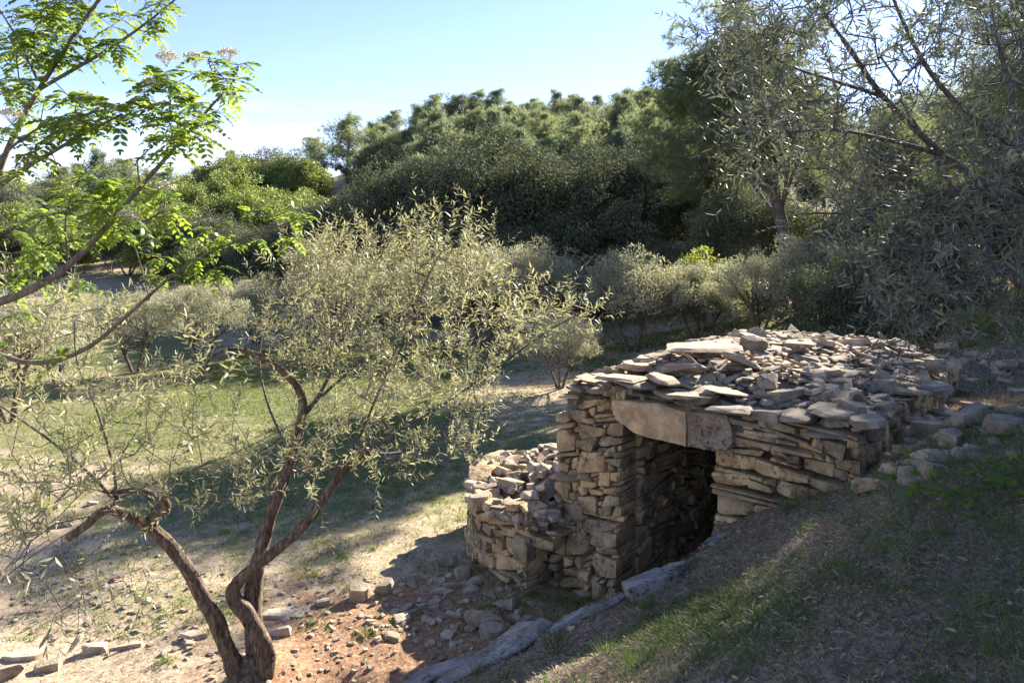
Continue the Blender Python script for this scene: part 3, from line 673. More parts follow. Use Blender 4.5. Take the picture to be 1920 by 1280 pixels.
# kerb slabs along the lip of the bank
for k, (px, py, dm, yaw, tn) in enumerate([(790, 1280, (.70, .46, .10), .12, .3), (905, 1243, (.84, .56, .14), .22, .5), (978, 1198, (.56, .54, .16), .45, .8), (1075, 1163, (.36, .2, .12), .25, .3), (1140, 1135, (.34, .22, .10), .3, .2),
        (1215, 1098, (.46, .42, .18), .35, .5), (1262, 1073, (.34, .26, .12), .3, .75), (1310, 1040, (.30, .2, .08), .5, .4), (1345, 1012, (.26, .22, .08), .8, .3), (1388, 993, (.22, .15, .06), .2, .7)]):
    d = np.arange(4, 9, .01); x = (px-960)/F*d; zb = np.maximum(0, 2.1+.452*x-.274*d); zl = CZ-(py-HY)/F*d; j = np.argmax(zl <= zb)
    p = (x[j], d[j]); sl_ = (.452, -.274)
    rng2 = R_(500+k); q, Fc = hstone(rng2, np.array(dm)*np.array([.62, .55, .48]), True)
    nrm_ = Vector((-.452, .274, 1)).normalized(); M = np.array(Vector((0, 0, 1)).rotation_difference(nrm_).to_matrix() @ Matrix.Rotation(yaw, 3, 'Z'))
    lab = ['low end slab of the pale kerb, nearest the bare red soil', 'longest pale kerb slab with black lichen, second from its low end', 'broad pale kerb slab rising to a blunt corner', 'narrow grey kerb stone half buried above the broad blunt slab', 'thin grey kerb stone half buried in litter below the hut doorway',
           'blue-grey rounded kerb slab right below the hut doorway', 'pale kerb slab next above the blue-grey rounded one', 'thin brown kerb slab on the lip of the doorway pit', 'small kerb slab against the foot of the door jamb', 'small pale flat stone in litter beside the door jamb'][k]
    tag(mesh('kerb_slab', q@M.T+np.array([p[0]+rng2.normal()*.03, p[1]-.07+rng2.normal()*.03, zb[j]+dm[2]*.16+.012]), Fc, KERB, None, (p[0], p[1], zb[j]), rnd=np.full(len(q), tn), sharp=20), lab, 'kerb slab', 'kerb slabs along the bank edge')

# ------------------------------------------------------------------ foliage helpers
def segs(bag, A_, B_, ra, rb, n=5, rnd=0.):
    A_, B_ = np.asarray(A_, float), np.asarray(B_, float); m = len(A_)
    ra = np.broadcast_to(ra, m); rb = np.broadcast_to(rb, m)
    d = nrm(B_-A_); h = np.where(np.abs(d[:, 2:3]) > .9, [[1., 0, 0]], [[0, 0, 1.]]); u = nrm(np.cross(d, h)); v = np.cross(d, u)
    th = np.arange(n)*2*pi/n; c, s = np.cos(th), np.sin(th)
    ring = u[:, None]*c[None, :, None]+v[:, None]*s[None, :, None]
    V = np.concatenate([A_[:, None]+ring*ra[:, None, None], B_[:, None]+ring*rb[:, None, None]], 1).reshape(-1, 3)
    k = np.arange(n); q = np.stack([k, (k+1) % n, n+(k+1) % n, n+k], 1)[:, ::-1]
    bag.add(V, (q[None]+(np.arange(m)*2*n)[:, None, None]).reshape(-1, 4), rnd)
def tube(bag, P, r, n=12, rnd=0., knot=.12, cap=True, seed=0):
    P = np.asarray(P, float); r = np.asarray(r, float)
    for _ in range(2):
        q = [P[0]]; rr = [r[0]]
        for i_ in range(len(P)-1):
            q += [P[i_]*.75+P[i_+1]*.25, P[i_]*.25+P[i_+1]*.75]; rr += [r[i_]*.75+r[i_+1]*.25, r[i_]*.25+r[i_+1]*.75]
        P = np.array(q+[P[-1]]); r = np.array(rr+[r[-1]])
    s = np.concatenate([[0], np.cumsum(np.linalg.norm(np.diff(P, axis=0), axis=1))]); m = max(6, int(s[-1]/max(.6*r.mean(), .008))); m = min(m, 160)
    t = np.linspace(0, s[-1], m); P = np.column_stack([np.interp(t, s, P[:, k]) for k in range(3)]); r = np.interp(t, s, r)
    T = nrm(np.gradient(P, axis=0)); u = np.cross(T[0], [.3, .5, .81]); u /= np.linalg.norm(u); Us = []
    for k in range(m): u = u-T[k]*(u@T[k]); u /= np.linalg.norm(u); Us.append(u)
    Us = np.array(Us); Vs = np.cross(T, Us); th = np.arange(n)*2*pi/n
    ring = Us[:, None]*np.cos(th)[None, :, None]+Vs[:, None]*np.sin(th)[None, :, None]
    Q = P[:, None]+ring*r[:, None, None]
    nz_ = fbm(np.column_stack([(ring*2.2).reshape(-1, 3)])+np.repeat(t/np.maximum(r.mean()*5, .02), n)[:, None]*np.array([.25, .25, 1])+seed, 3).reshape(m, n)
    Q = P[:, None]+ring*(r[:, None]*(1+knot*nz_))[:, :, None]
    V = Q.reshape(-1, 3); i_ = np.arange(m*n).reshape(m, n); j = np.roll(i_, -1, 1)
    bag.add(V, np.stack([i_[:-1], j[:-1], j[1:], i_[1:]], -1).reshape(-1, 4), rnd)
    if cap:
        bag.add(np.concatenate([V[-n:], P[-1:]+T[-1]*r[-1]*.15]), np.array([[k, (k+1) % n, n] for k in range(n)]), rnd)
def rdir(rng, n): return nrm(rng.normal(size=(n, 3)))
def perp(d, rng):
    u = np.cross(d, rdir(rng, len(d))); return nrm(u)
def leaf6(bag, P, D, Nn, L, W, rnd, droop=.12):
    """lanceolate leaves: base, two shoulders, two mid points, tip"""
    n = len(P); S_ = nrm(np.cross(D, Nn)); Nn = np.cross(S_, D); L = np.broadcast_to(L, n)[:, None]; W = np.broadcast_to(W, n)[:, None]
    pts = [P, P+D*L*.32+S_*W*.5+Nn*L*.02, P+D*L*.32-S_*W*.5+Nn*L*.02, P+D*L*.68+S_*W*.42-Nn*L*droop*.35, P+D*L*.68-S_*W*.42-Nn*L*droop*.35, P+D*L-Nn*L*droop]
    V = np.stack(pts, 1).reshape(-1, 3); b = (np.arange(n)*6)[:, None]; r = np.repeat(rnd, 6)
    bag.add(V, np.concatenate([b+np.array([[0, 1, 2]]), b+np.array([[3, 5, 4]])]), r)
    bag.F.setdefault(4, []).append(b+np.array([[1, 3, 4, 2]])+bag.n-len(V))
def leaf4(bag, P, D, Nn, L, W, rnd, mid=.45):
    n = len(P); S_ = nrm(np.cross(D, Nn)); L = np.broadcast_to(L, n)[:, None]; W = np.broadcast_to(W, n)[:, None]
    V = np.stack([P, P+D*L*mid+S_*W*.5, P+D*L, P+D*L*mid-S_*W*.5], 1).reshape(-1, 3)
    bag.add(V, (np.arange(n)*4)[:, None]+np.array([[0, 1, 2, 3]]), np.repeat(rnd, 4))
def leaf3(bag, P, D, S_, L, W, rnd):
    n = len(P); L = np.broadcast_to(L, n)[:, None]; W = np.broadcast_to(W, n)[:, None]
    V = np.stack([P-S_*W*.5, P+S_*W*.5, P+D*L], 1).reshape(-1, 3)
    bag.add(V, (np.arange(n)*3)[:, None]+np.array([[0, 1, 2]]), np.repeat(rnd, 3))

class Tree:
    """branch graph grown from drawn limbs towards scattered twig tips"""
    def __init__(s): s.P = []; s.par = []; s.r = []; s.fix = []
    def limb(s, pts, r0, r1, start=None, step=.09):
        pts = np.asarray(pts, float)
        for _ in range(2):
            q = [pts[0]]
            for a in range(len(pts)-1): q += [pts[a]*.75+pts[a+1]*.25, pts[a]*.25+pts[a+1]*.75]
            pts = np.array(q+[pts[-1]])
        S_ = np.concatenate([[0], np.cumsum(np.linalg.norm(np.diff(pts, axis=0), axis=1))]); m = max(3, int(S_[-1]/step)); t = np.linspace(0, S_[-1], m)
        Q = np.column_stack([np.interp(t, S_, pts[:, k]) for k in range(3)])
        if start is None and s.P: start = int(np.argmin(((np.array(s.P)-Q[0])**2).sum(1)))
        prev = -1 if start is None else start
        for k, p in enumerate(Q):
            s.P.append(p); s.par.append(prev); s.r.append(r0+(r1-r0)*k/(m-1)); prev = len(s.P)-1
        return prev
    def grow(s, rng, targets, base, wob=.05, step=.11, up=.15):
        targets = targets[np.argsort(np.linalg.norm(targets-base, axis=1))]; tips = []
        P = np.zeros((len(s.P)+len(targets)*14, 3)); n = len(s.P); P[:n] = s.P
        for T in targets:
            d2 = ((P[:n]-T)**2).sum(1); j = int(np.argmin(d2)); a = P[j]; d = math.sqrt(d2[j])
            if d < .03: continue
            k = min(13, max(1, int(d/step))); mid = (a+T)/2+rng.normal(size=3)*wob*d*1.5-np.array([0, 0, up*d*.3])
            prev = j
            for q in range(1, k+1):
                t = q/k; p = a*(1-t)**2+2*mid*t*(1-t)+T*t*t+rng.normal(size=3)*.006
                P[n] = p; s.P.append(p); s.par.append(prev); s.r.append(0); prev = n; n += 1
            tips.append((prev, nrm(T-mid)))
        return tips
    def radii(s, tip=.0022, e=2.3):
        n = len(s.P); acc = np.zeros(n); out = np.zeros(n); has = np.zeros(n, bool)
        for k in range(n-1, -1, -1):
            v = acc[k]**(1/e) if acc[k] > 0 else tip
            out[k] = max(v, s.r[k]) if s.r[k] > 0 else max(v, tip)
            if s.par[k] >= 0 and s.r[k] == 0: acc[s.par[k]] += out[k]**e
        for k in range(n):                 # a twig may not outgrow a drawn limb
            if s.par[k] >= 0 and s.r[k] == 0: out[k] = min(out[k], out[s.par[k]]*.95)
            if s.r[k] > 0: out[k] = s.r[k]
        return out
    def build(s, bag, thick=None):
        P = np.array(s.P); par = np.array(s.par); r = s.radii(); m = par >= 0
        if thick is not None: m &= thick(P, r)
        ra = np.minimum(r[par[m]], r[m]*1.6); big = r[m] > .012
        for sel, n in ((big, 8), (~big, 4)):
            if sel.any(): segs(bag, P[par[m]][sel], P[m][sel]+nrm(P[m]-P[par[m]])[sel]*r[m][sel][:, None]*.3, ra[sel], r[m][sel], n)
def olive_shoots(rng, tb, lb, P, D, Lsh, nn, leafL=.05, up=.4, sp=1.0):
    """twigs with opposite pairs of narrow leaves; P, D: starts and headings"""
    D = nrm(D+np.array([0, 0, up])+rng.normal(size=D.shape)*.35); n = len(P); L = Lsh*rng.uniform(.6, 1.25, n)
    bend = rng.normal(size=(n, 3))*.18; K = 4; pts = []
    for k in range(K+1):
        t = k/K; pts.append(P+D*(L*t)[:, None]+bend*(L*t*t)[:, None])
    for k in range(K): segs(tb, pts[k], pts[k+1], .0022-.0004*k, .0018-.0004*k, 3)
    for k in range(nn):
        t = (k+.6)/nn; p = P+D*(L*t)[:, None]+bend*(L*t*t)[:, None]; dd = nrm(D+2*bend*t)
        u = perp(dd, R_(5)) if False else nrm(np.cross(dd, np.roll(rdir(R_(9), n), 1, 0))); v = np.cross(dd, u)
        a = k*pi/2+rng.normal(size=n)*.4
        side_ = u*np.cos(a)[:, None]+v*np.sin(a)[:, None]
        for sg in (1, -1):
            keep = rng.random(n) < .86
            ld = nrm(dd*rng.uniform(.5, 1.1, (n, 1))+side_*sg+rng.normal(size=(n, 3))*.15+np.array([0, 0, -.08]))
            nn_ = nrm(dd*.8-side_*sg*.5+rng.normal(size=(n, 3))*.45)
            l = leafL*rng.uniform(.65, 1.2, n)*(1-.35*(t > .85))
            leaf6(lb, p[keep], ld[keep], nn_[keep], l[keep], l[keep]*.19*sp, rng.random(keep.sum()))
    leaf6(lb, pts[-1], nrm(D+2*bend), perp(D, rng), leafL*.6, leafL*.12, rng.random(n))

# ------------------------------------------------------------------ near olive with two trunks
rng = R_(1001)
base = hit(470, 1262); bx, by, bz = base
oA = thing('olive_tree', (bx, by, bz), 'nearest olive with forked leaning trunks and silvery crown', 'olive tree')
tr = Bag(); D0 = by
def pd(lst): return np.array([at(a, b, c) for a, b, c in lst])
TA = pd([(452, 1275, D0), (432, 1225, D0-.02), (400, 1150, D0-.05), (352, 1065, D0-.1), (300, 1000, D0-.15), (240, 962, D0-.2), (205, 955, D0-.25)])
TB = pd([(492, 1275, D0), (502, 1232, D0), (478, 1165, D0+.02), (432, 1120, D0+.02), (445, 1085, D0), (520, 1030, D0-.02), (572, 985, D0-.05), (612, 925, D0-.08), (655, 862, D0-.1), (690, 845, D0-.1)])
TC = pd([(485, 1275, D0+.05), (478, 1180, D0+.12), (470, 1110, D0+.16), (492, 1010, D0+.2), (525, 915, D0+.25), (556, 830, D0+.3), (572, 760, D0+.3), (560, 725, D0+.3), (525, 690, D0+.25), (480, 662, D0+.2), (432, 650, D0+.1), (385, 672, D0-.05)])
TD = pd([(285, 985, D0-.15), (292, 962, D0-.16), (318, 950, D0-.18), (300, 930, D0-.2), (255, 915, D0-.3), (205, 925, D0-.35)])
TE = pd([(215, 950, D0-.25), (190, 958, D0-.28), (160, 985, D0-.3), (128, 1008, D0-.32)])
tube(tr, TA, [.078, .066, .058, .052, .046, .04, .034], seed=1, knot=.30, n=20)
tube(tr, TB, [.088, .074, .066, .056, .046, .042, .039, .036, .032, .024], seed=2, knot=.28, n=20)
tube(tr, TC, [.09, .072, .065, .058, .05, .042, .038, .036, .03, .024, .018, .012], seed=3, n=18, knot=.24)
tube(tr, pd([(470, 1310, D0), (470, 1268, D0), (476, 1225, D0+.03)]), [.26, .17, .05], seed=9, knot=.5, n=26)
tr.build('trunk', BARK, oA)
lb_ = Bag(); tube(lb_, TD, [.042, .04, .038, .03, .026, .02], seed=4); lb_.build('limb', BARK, oA); lb_ = Bag(); tube(lb_, TE, [.035, .036, .036, .037], seed=5); lb_.build('limb', BARK, oA); lb_ = Bag(); tube(lb_, pd([(290, 995, D0-.15), (272, 975, D0-.2), (268, 972, D0-.22)]), [.03, .028, .027], seed=6); lb_.build('limb', BARK, oA); lb_ = Bag()
tube(lb_, pd([(655, 862, D0-.1), (672, 850, D0-.05), (712, 848, D0)]), [.03, .028, .026], seed=7)
lb_.build('limb', BARK, oA)
cutb = Bag()
for (a, b, r) in ((at(135, 1003, D0-.315), at(124, 1012, D0-.325), .036), (at(270, 973, D0-.21), at(265, 970, D0-.23), .026)):
    segs(cutb, [a], [b], [r*1.01], [r*.9], 12); dd = nrm(b-a); V = cutb.V[-1][-12:]; cutb.add(np.concatenate([V, [b]]), np.array([[k, (k+1) % 12, 12] for k in range(12)][::-1]))
cutb.build('sawn_end', CUT, oA)
t = Tree()
for pl, r0, r1 in ((TC, .04, .012), (TB, .04, .02), (TA, .05, .03), (TD, .03, .02)): t.limb(pl, r0, r1, start=-1)
nfix = len(t.P)
for pl, r0, r1 in (
    ([(556, 800, D0+.3), (600, 740, D0+.35), (640, 660, D0+.4), (660, 560, D0+.5)], .02, .006),
    ([(690, 845, D0-.1), (760, 800, D0-.1), (830, 760, D0+.1), (930, 690, D0+.2), (1040, 610, D0+.3), (1110, 578, D0+.4)], .014, .004),
    ([(655, 862, D0-.1), (700, 760, D0), (740, 660, D0+.1), (790, 540, D0+.2), (850, 430, D0+.3), (885, 375, D0+.35)], .012, .003),
    ([(572, 770, D0+.3), (650, 700, D0+.5), (740, 620, D0+.7), (800, 540, D0+.8)], .018, .005),
    ([(545, 850, D0+.25), (500, 760, D0+.5), (480, 660, D0+.7), (520, 540, D0+.8)], .016, .005),
    ([(385, 672, D0-.05), (330, 690, D0-.1), (240, 700, D0-.2), (180, 710, D0-.3)], .012, .004),
    ([(700, 850, D0), (760, 850, D0+.3), (840, 800, D0+.6), (900, 690, D0+.9)], .015, .005),
    ([(222, 940, D0-.3), (210, 860, D0-.4), (180, 760, D0-.5), (140, 680, D0-.6), (140, 600, D0-.7)], .014, .005),
    ([(205, 925, D0-.35), (140, 860, D0-.6), (60, 800, D0-.9), (0, 760, D0-1.1)], .014, .006),
    ([(240, 962, D0-.2), (190, 1020, D0-1.0), (160, 1060, D0-1.7), (130, 1080, D0-2.2)], .008, .003),
    ([(230, 930, D0-.2), (300, 900, D0-.5), (420, 860, D0-.6), (540, 800, D0-.4), (600, 770, D0-.3)], .007, .003),
    ([(300, 930, D0-.2), (420, 945, D0-.4), (560, 880, D0-.6), (700, 830, D0-.5)], .008, .003),
    ([(205, 925, D0-.3), (120, 900, D0-1.0), (40, 905, D0-1.5)], .008, .004)):
    t.limb(pd(pl), r0, r1)
def inpx(n, poly, d0, d1):
    poly = np.array(poly, float); out = []
    while len(out) < n:
        m = 4*n; a = rng.uniform(poly[:, 0].min(), poly[:, 0].max(), m); b = rng.uniform(poly[:, 1].min(), poly[:, 1].max(), m); k = inpoly(a, b, poly)
        d = rng.uniform(d0, d1, m)
        for q in np.where(k)[0]: out.append(at(a[q], b[q], d[q]))
    return np.array(out[:n])
tg = np.concatenate([
    inpx(380, [(470, 640), (500, 500), (560, 480), (640, 470), (700, 520), (790, 540), (880, 500), (960, 540), (1020, 560), (1060, 600), (960, 690), (900, 760), (760, 800), (600, 780), (520, 730)], D0-.5, D0+1.6),
    inpx(70, [(520, 820), (900, 740), (960, 700), (900, 860), (720, 900), (560, 900)], D0-.8, D0+.9),
    inpx(110, [(0, 560), (150, 560), (380, 620), (460, 720), (420, 880), (200, 900), (0, 900)], D0-2.2, D0-.2),
    inpx(36, [(200, 880), (600, 860), (640, 960), (240, 960)], D0-1.4, D0-.2),
    inpx(30, [(0, 900), (160, 900), (120, 1000), (0, 1080)], D0-2.4, D0-.6),
    inpx(70, [(540, 480), (700, 450), (860, 420), (920, 500), (600, 520)], D0-.2, D0+.9),
    inpx(30, [(920, 600), (1110, 560), (1120, 600), (960, 680)], D0, D0+.8)])
tips = t.grow(rng, tg, base)
br = Bag(); par = np.array(t.par)
idx = np.arange(len(t.P)); t.build(br, lambda P, r: idx >= nfix)
cr_ = Bag(); TP = np.array([t.P[k] for k, _ in tips]); TDn = np.array([d for _, d in tips])
olive_shoots(rng, br, cr_, TP, TDn, .36, 13, .067, .75, .95)
up_t = inpx(110, [(500, 560), (560, 500), (700, 500), (860, 470), (960, 560), (700, 580)], D0-.1, D0+1.2); olive_shoots(rng, br, cr_, up_t, np.tile([0, 0, 1.5], (110, 1)), .46, 17, .068, .9, 1.0)
par_ = rng.integers(nfix, len(t.P), 240); PP = np.array(t.P); olive_shoots(rng, br, cr_, PP[par_], rdir(rng, len(par_))*.9, .2, 7, .064, .3)
# drooping near twigs under the crown's outer side
dr = inpx(16, [(20, 1030), (300, 1030), (290, 1120), (60, 1160)], D0-2.6, D0-1.9)
t2 = Tree(); t2.limb(pd([(230, 935, D0-.4), (190, 950, D0-1.4), (150, 985, D0-2.1), (60, 1040, D0-2.4), (0, 1090, D0-2.4)]), .006, .003, start=-1)
tp2 = t2.grow(rng, dr, at(200, 940, D0-1.5), wob=.08, up=-.6); t2.build(br)
olive_shoots(rng, br, cr_, np.array([t2.P[k] for k, _ in tp2]), np.array([d for _, d in tp2])*.5+np.array([0, 0, -1.6]), .28, 6, .085, -.1)
dr = inpx(14, [(560, 900), (1000, 880), (1040, 960), (620, 1000)], D0-1.2, D0-.4)
tp3 = t.grow(rng, dr, base); 
br.build('branches', BARKG, oA)
cr_.build('crown', OLV, oA)

# ------------------------------------------------------------------ service tree, upper left
rng = R_(1002)
root = (-4.6, 4.6, tz(-4.6, 4.6)); oS = thing('service_tree', root, 'bright green tree with feathery leaves and cream flower heads', 'tree')
t = Tree(); sd = 4.0
t.limb([root, (-4.5, 4.5, 1.6), (-4.2, 4.3, 3.0), (-3.7, 4.15, 3.4)], .10, .06, start=-1)
k0 = t.limb(np.concatenate([[(-3.7, 4.15, 3.4)], pd([(-40, 580, sd), (60, 545, sd), (130, 500, sd), (205, 420, sd), (262, 352, sd), (330, 275, sd), (400, 195, sd), (440, 150, sd)])]), .034, .005)
nb = len(t.P)
for pl, r0, r1 in (([(-60, 640, sd+.2), (60, 690, sd+.3), (160, 660, sd+.3), (232, 598, sd+.3), (350, 490, sd+.3), (460, 445, sd+.3), (550, 415, sd+.3)], .016, .004),
    ([(-80, 420, sd-.1), (0, 345, sd-.1), (80, 295, sd-.1), (160, 250, sd-.1), (228, 215, sd-.1)], .018, .005),
    ([(-80, 560, sd+.1), (0, 310, sd+.15), (42, 220, sd+.2), (75, 165, sd+.2), (110, 110, sd+.2), (150, 50, sd+.25), (200, -20, sd+.3)], .020, .010),
    ([(70, 170, sd+.2), (130, 135, sd+.2), (210, 90, sd+.25), (280, 40, sd+.3), (340, -10, sd+.3)], .012, .005),
    ([(70, 150, sd+.2), (50, 105, sd+.2), (20, 50, sd+.2), (0, 20, sd+.2)], .008, .004),
    ([(-60, 350, sd-.2), (60, 240, sd-.2), (130, 222, sd-.2), (200, 205, sd-.2)], .010, .004),
    ([(262, 352, sd), (250, 300, sd), (290, 270, sd+.1)], .006, .003),
    ([(205, 420, sd), (270, 420, sd-.05), (330, 380, sd-.1), (310, 370, sd-.1)], .007, .004),
    ([(130, 500, sd), (118, 420, sd+.1), (140, 340, sd+.1), (180, 300, sd+.1)], .006, .003),
    ([(280, 560, sd+.3), (260, 480, sd+.3), (240, 430, sd+.3)], .005, .003),
    ([(-30, 470, sd+.3), (60, 480, sd+.3), (110, 440, sd+.3)], .006, .003)):
    t.limb(pd(pl), r0, r1)
tg = np.concatenate([inpx(34, [(240, 190), (330, 110), (450, 110), (460, 190), (380, 260), (300, 270)], sd-.3, sd+.3),
    inpx(34, [(0, 0), (330, -20), (300, 60), (180, 130), (60, 120), (0, 60)], sd, sd+.6),
    inpx(30, [(0, 210), (120, 180), (230, 190), (230, 230), (120, 280), (0, 330)], sd-.4, sd+.2),
    inpx(22, [(120, 350), (250, 300), (340, 330), (340, 400), (200, 420)], sd-.2, sd+.2),
    inpx(22, [(0, 400), (150, 380), (260, 420), (180, 520), (0, 620)], sd-.1, sd+.6),
    inpx(14, [(280, 430), (440, 400), (580, 380), (560, 440), (420, 490), (300, 560)], sd+.2, sd+.5),
    inpx(12, [(0, 80), (50, 60), (60, 200), (0, 200)], sd, sd+.4)])
tg = np.concatenate([tg, inpx(14, [(330, -30), (380, -60), (300, -60), (200, -80), (0, -80), (0, -10)], sd, sd+.6)])
tips = t.grow(rng, tg, np.array([-3.7, 4.1, 3.4]), wob=.1, step=.07, up=-.2)
tb = Bag(); idx = np.arange(len(t.P)); t.build(tb, lambda P, r: idx < nb); tb.build('trunk', BARKS, oS)
bb = Bag(); t.build(bb, lambda P, r: idx >= nb)
lf = Bag(); P = np.array([t.P[k] for k, _ in tips]+[at(552, 412, sd+.3), at(440, 150, sd), at(228, 215, sd-.1)]); Dn = np.array([d for _, d in tips]+[nrm(np.array([1, 0, .3]))]*3)
extra = rng.integers(30, len(t.P), 60); P = np.concatenate([P, np.array(t.P)[extra]]); Dn = np.concatenate([Dn, nrm(rdir(rng, 60)+np.array([0, 0, .6]))])
for q in range(len(P)):
    nl = rng.integers(4, 7)
    for k in range(nl):
        a = 2*pi*k/nl+rng.uniform(-.4, .4); d = Dn[q]*.35+np.array([cos(a)*.9, sin(a)*.9, rng.uniform(-.5, .7)]); d = nrm(d+rng.normal(size=3)*.2)
        Lf = rng.uniform(.09, .135); up_ = nrm(np.cross(np.cross(d, [0, 0, 1]), d)); sdv = np.cross(d, up_); npn = 5
        tt = np.linspace(.22, .97, npn); spine = P[q]+np.outer(tt*Lf, d)-np.outer(tt**2*Lf*.42, [0, 0, 1])
        segs(bb, [P[q], P[q]+d*Lf*.5-np.array([0, 0, Lf*.1])], [P[q]+d*Lf*.5-np.array([0, 0, Lf*.1]), spine[-1]], [.0014, .001], [.001, .0007], 3)
        dd = nrm(np.gradient(spine, axis=0))
        ll = Lf*.40*np.sin(np.linspace(.75, 2.6, npn)); r0 = np.clip(rng.random()*.7+.15, 0, 1)
        for sg in (1, -1): leaf6(lf, spine, nrm(dd*.75+sdv*sg+rng.normal(size=(npn, 3))*.08), nrm(np.tile(up_, (npn, 1))+rng.normal(size=(npn, 3))*.2), ll, ll*.50, np.full(npn, r0)+rng.normal(size=npn)*.08, .15)
        leaf6(lf, spine[-1:], dd[-1:], up_[None], ll[-1:]*1.5, ll[-1:]*.55, np.array([r0]))
bb.build('branches', BARKS, oS); lf.build('crown', SRV, oS)
for (px, py) in ((428, 103), (365, 110), (313, 108), (285, 158), (157, 184), (310, 352), (240, 405), (22, 215)):
    fb = Bag(); c = at(px, py, sd-.05); n = 150; d = rdir(rng, n); d[:, 2] = np.abs(d[:, 2])*.8; q = c+d*np.array([.055, .055, .04])*rng.uniform(.5, 1, (n, 1))**.5
    segs(fb, np.tile(c-np.array([0, 0, .05]), (24, 1)), q[:24], .001, .0007, 3, .1)
    for k in range(3): leaf4(fb, q-.004*rdir(rng, n), rdir(rng, n), rdir(rng, n), .010, .010, rng.random(n), .5)
    fb.build('flower_head', FLW, oS)

# ------------------------------------------------------------------ big olive on the bank, upper right
rng = R_(1003); rb = (4.9, 5.6, tz(4.9, 5.6))
oR = thing('olive_tree', rb, 'dense shady olive leaning over the bank, grey branches crossing the sky', 'olive tree')
t = Tree(); t.limb([rb, (4.85, 5.5, 2.9), (4.7, 5.3, 3.5)], .16, .12, start=-1)
nb = len(t.P); d = 4.6
def pr(l): return pd([(a, b, dd) for a, b, dd in l])
for pl, r0, r1 in (
    (np.concatenate([[(4.7, 5.3, 3.5)], pr([(2060, 500, 5.0), (1920, 370, 4.7), (1850, 350, 4.6), (1765, 290, 4.5), (1650, 180, 4.3), (1600, 100, 4.2), (1540, 20, 4.1), (1500, -60, 4.0)])]), .038, .009),
    (np.concatenate([[(4.7, 5.3, 3.5)], pr([(2060, 420, 5.1), (1920, 285, 4.9), (1830, 230, 4.8), (1750, 150, 4.8), (1700, 60, 4.8), (1660, -40, 4.8)])]), .036, .010),
    (np.concatenate([[(4.85, 5.5, 2.9)], pr([(2100, 640, 5.2), (1920, 545, 5.0), (1850, 470, 4.9), (1800, 380, 4.9), (1740, 270, 5.0), (1690, 190, 5.0)])]), .034, .009),
    (pr([(1880, 365, 4.65), (1800, 350, 4.5), (1700, 375, 4.3), (1600, 400, 4.1), (1500, 400, 4.0)]), .02, .005),
    (pr([(1860, 480, 4.9), (1760, 460, 4.6), (1640, 470, 4.3), (1540, 440, 4.1)]), .016, .005),
    (pr([(1900, 500, 5.0), (1800, 540, 4.7), (1680, 540, 4.5), (1580, 520, 4.4)]), .016, .005),
    (pr([(1765, 290, 4.5), (1660, 260, 4.3), (1560, 240, 4.1), (1450, 250, 4.0)]), .016, .005),
    (pr([(1650, 180, 4.3), (1560, 150, 4.2), (1460, 120, 4.1), (1400, 60, 4.0)]), .012, .004),
    (pr([(1920, 285, 4.9), (1900, 180, 5.0), (1870, 80, 5.1), (1850, -40, 5.2)]), .02, .008),
    ([(4.7, 5.3, 3.5), (4.9, 5.2, 4.6), (4.7, 5.0, 5.8), (4.2, 4.8, 6.6)], .07, .02),
    ([(4.7, 5.3, 3.5), (5.6, 5.5, 4.4), (6.2, 5.4, 5.4)], .06, .02),
    ([(4.7, 5.3, 3.5), (4.8, 4.5, 4.3), (4.6, 3.4, 5.0), (4.3, 2.4, 5.3)], .05, .015),
    ([(4.9, 5.2, 4.6), (5.3, 4.2, 5.4), (5.4, 3.0, 5.9)], .04, .015),
    ([(4.8, 5.3, 3.6), (5.4, 6.2, 4.4), (5.6, 6.9, 5.2)], .04, .015)):
    t.limb(pl, r0, r1)
def ell(n, c, R, inner=.35):
    q = rdir(rng, n)*(rng.uniform(inner, 1, (n, 1)))**(1/2); return np.array(c)+q*np.array(R)
tg = np.concatenate([
    inpx(560, [(1420, -60), (1700, -60), (1960, -60), (1960, 560), (1800, 600), (1640, 560), (1560, 440), (1420, 330), (1380, 180)], 3.4, 5.6),
    inpx(70, [(1310, -60), (1450, -60), (1480, 400), (1420, 300), (1360, 150)], 3.6, 4.8),
    inpx(40, [(1620, 540), (1900, 560), (1900, 640), (1660, 620)], 4.4, 5.4),
    ell(330, (5.0, 4.9, 5.4), (1.8, 2.6, 1.7)), ell(230, (4.9, 3.0, 5.3), (1.7, 1.8, 1.3)), ell(60, (5.7, 5.8, 4.6), (1.2, .8, 1.3))])
tips = t.grow(rng, tg, np.array([4.7, 5.3, 3.5]), wob=.06)
tb = Bag(); idx = np.arange(len(t.P)); t.build(tb, lambda P, r: idx < nb); tb.build('trunk', BARK, oR)
bb = Bag(); lf = Bag(); t.build(bb, lambda P, r: idx >= nb)
P = np.array([t.P[k] for k, _ in tips]); Dn = np.array([d_ for _, d_ in tips])
olive_shoots(rng, bb, lf, P, Dn, .32, 11, .064, .0, .85)
ex = rng.integers(nb, len(t.P), 620); olive_shoots(rng, bb, lf, np.array(t.P)[ex], rdir(rng, 620)*.9, .22, 6, .068, .1, .85)
bb.build('branches', BARKG, oR); lf.build('crown', OLVR, oR)

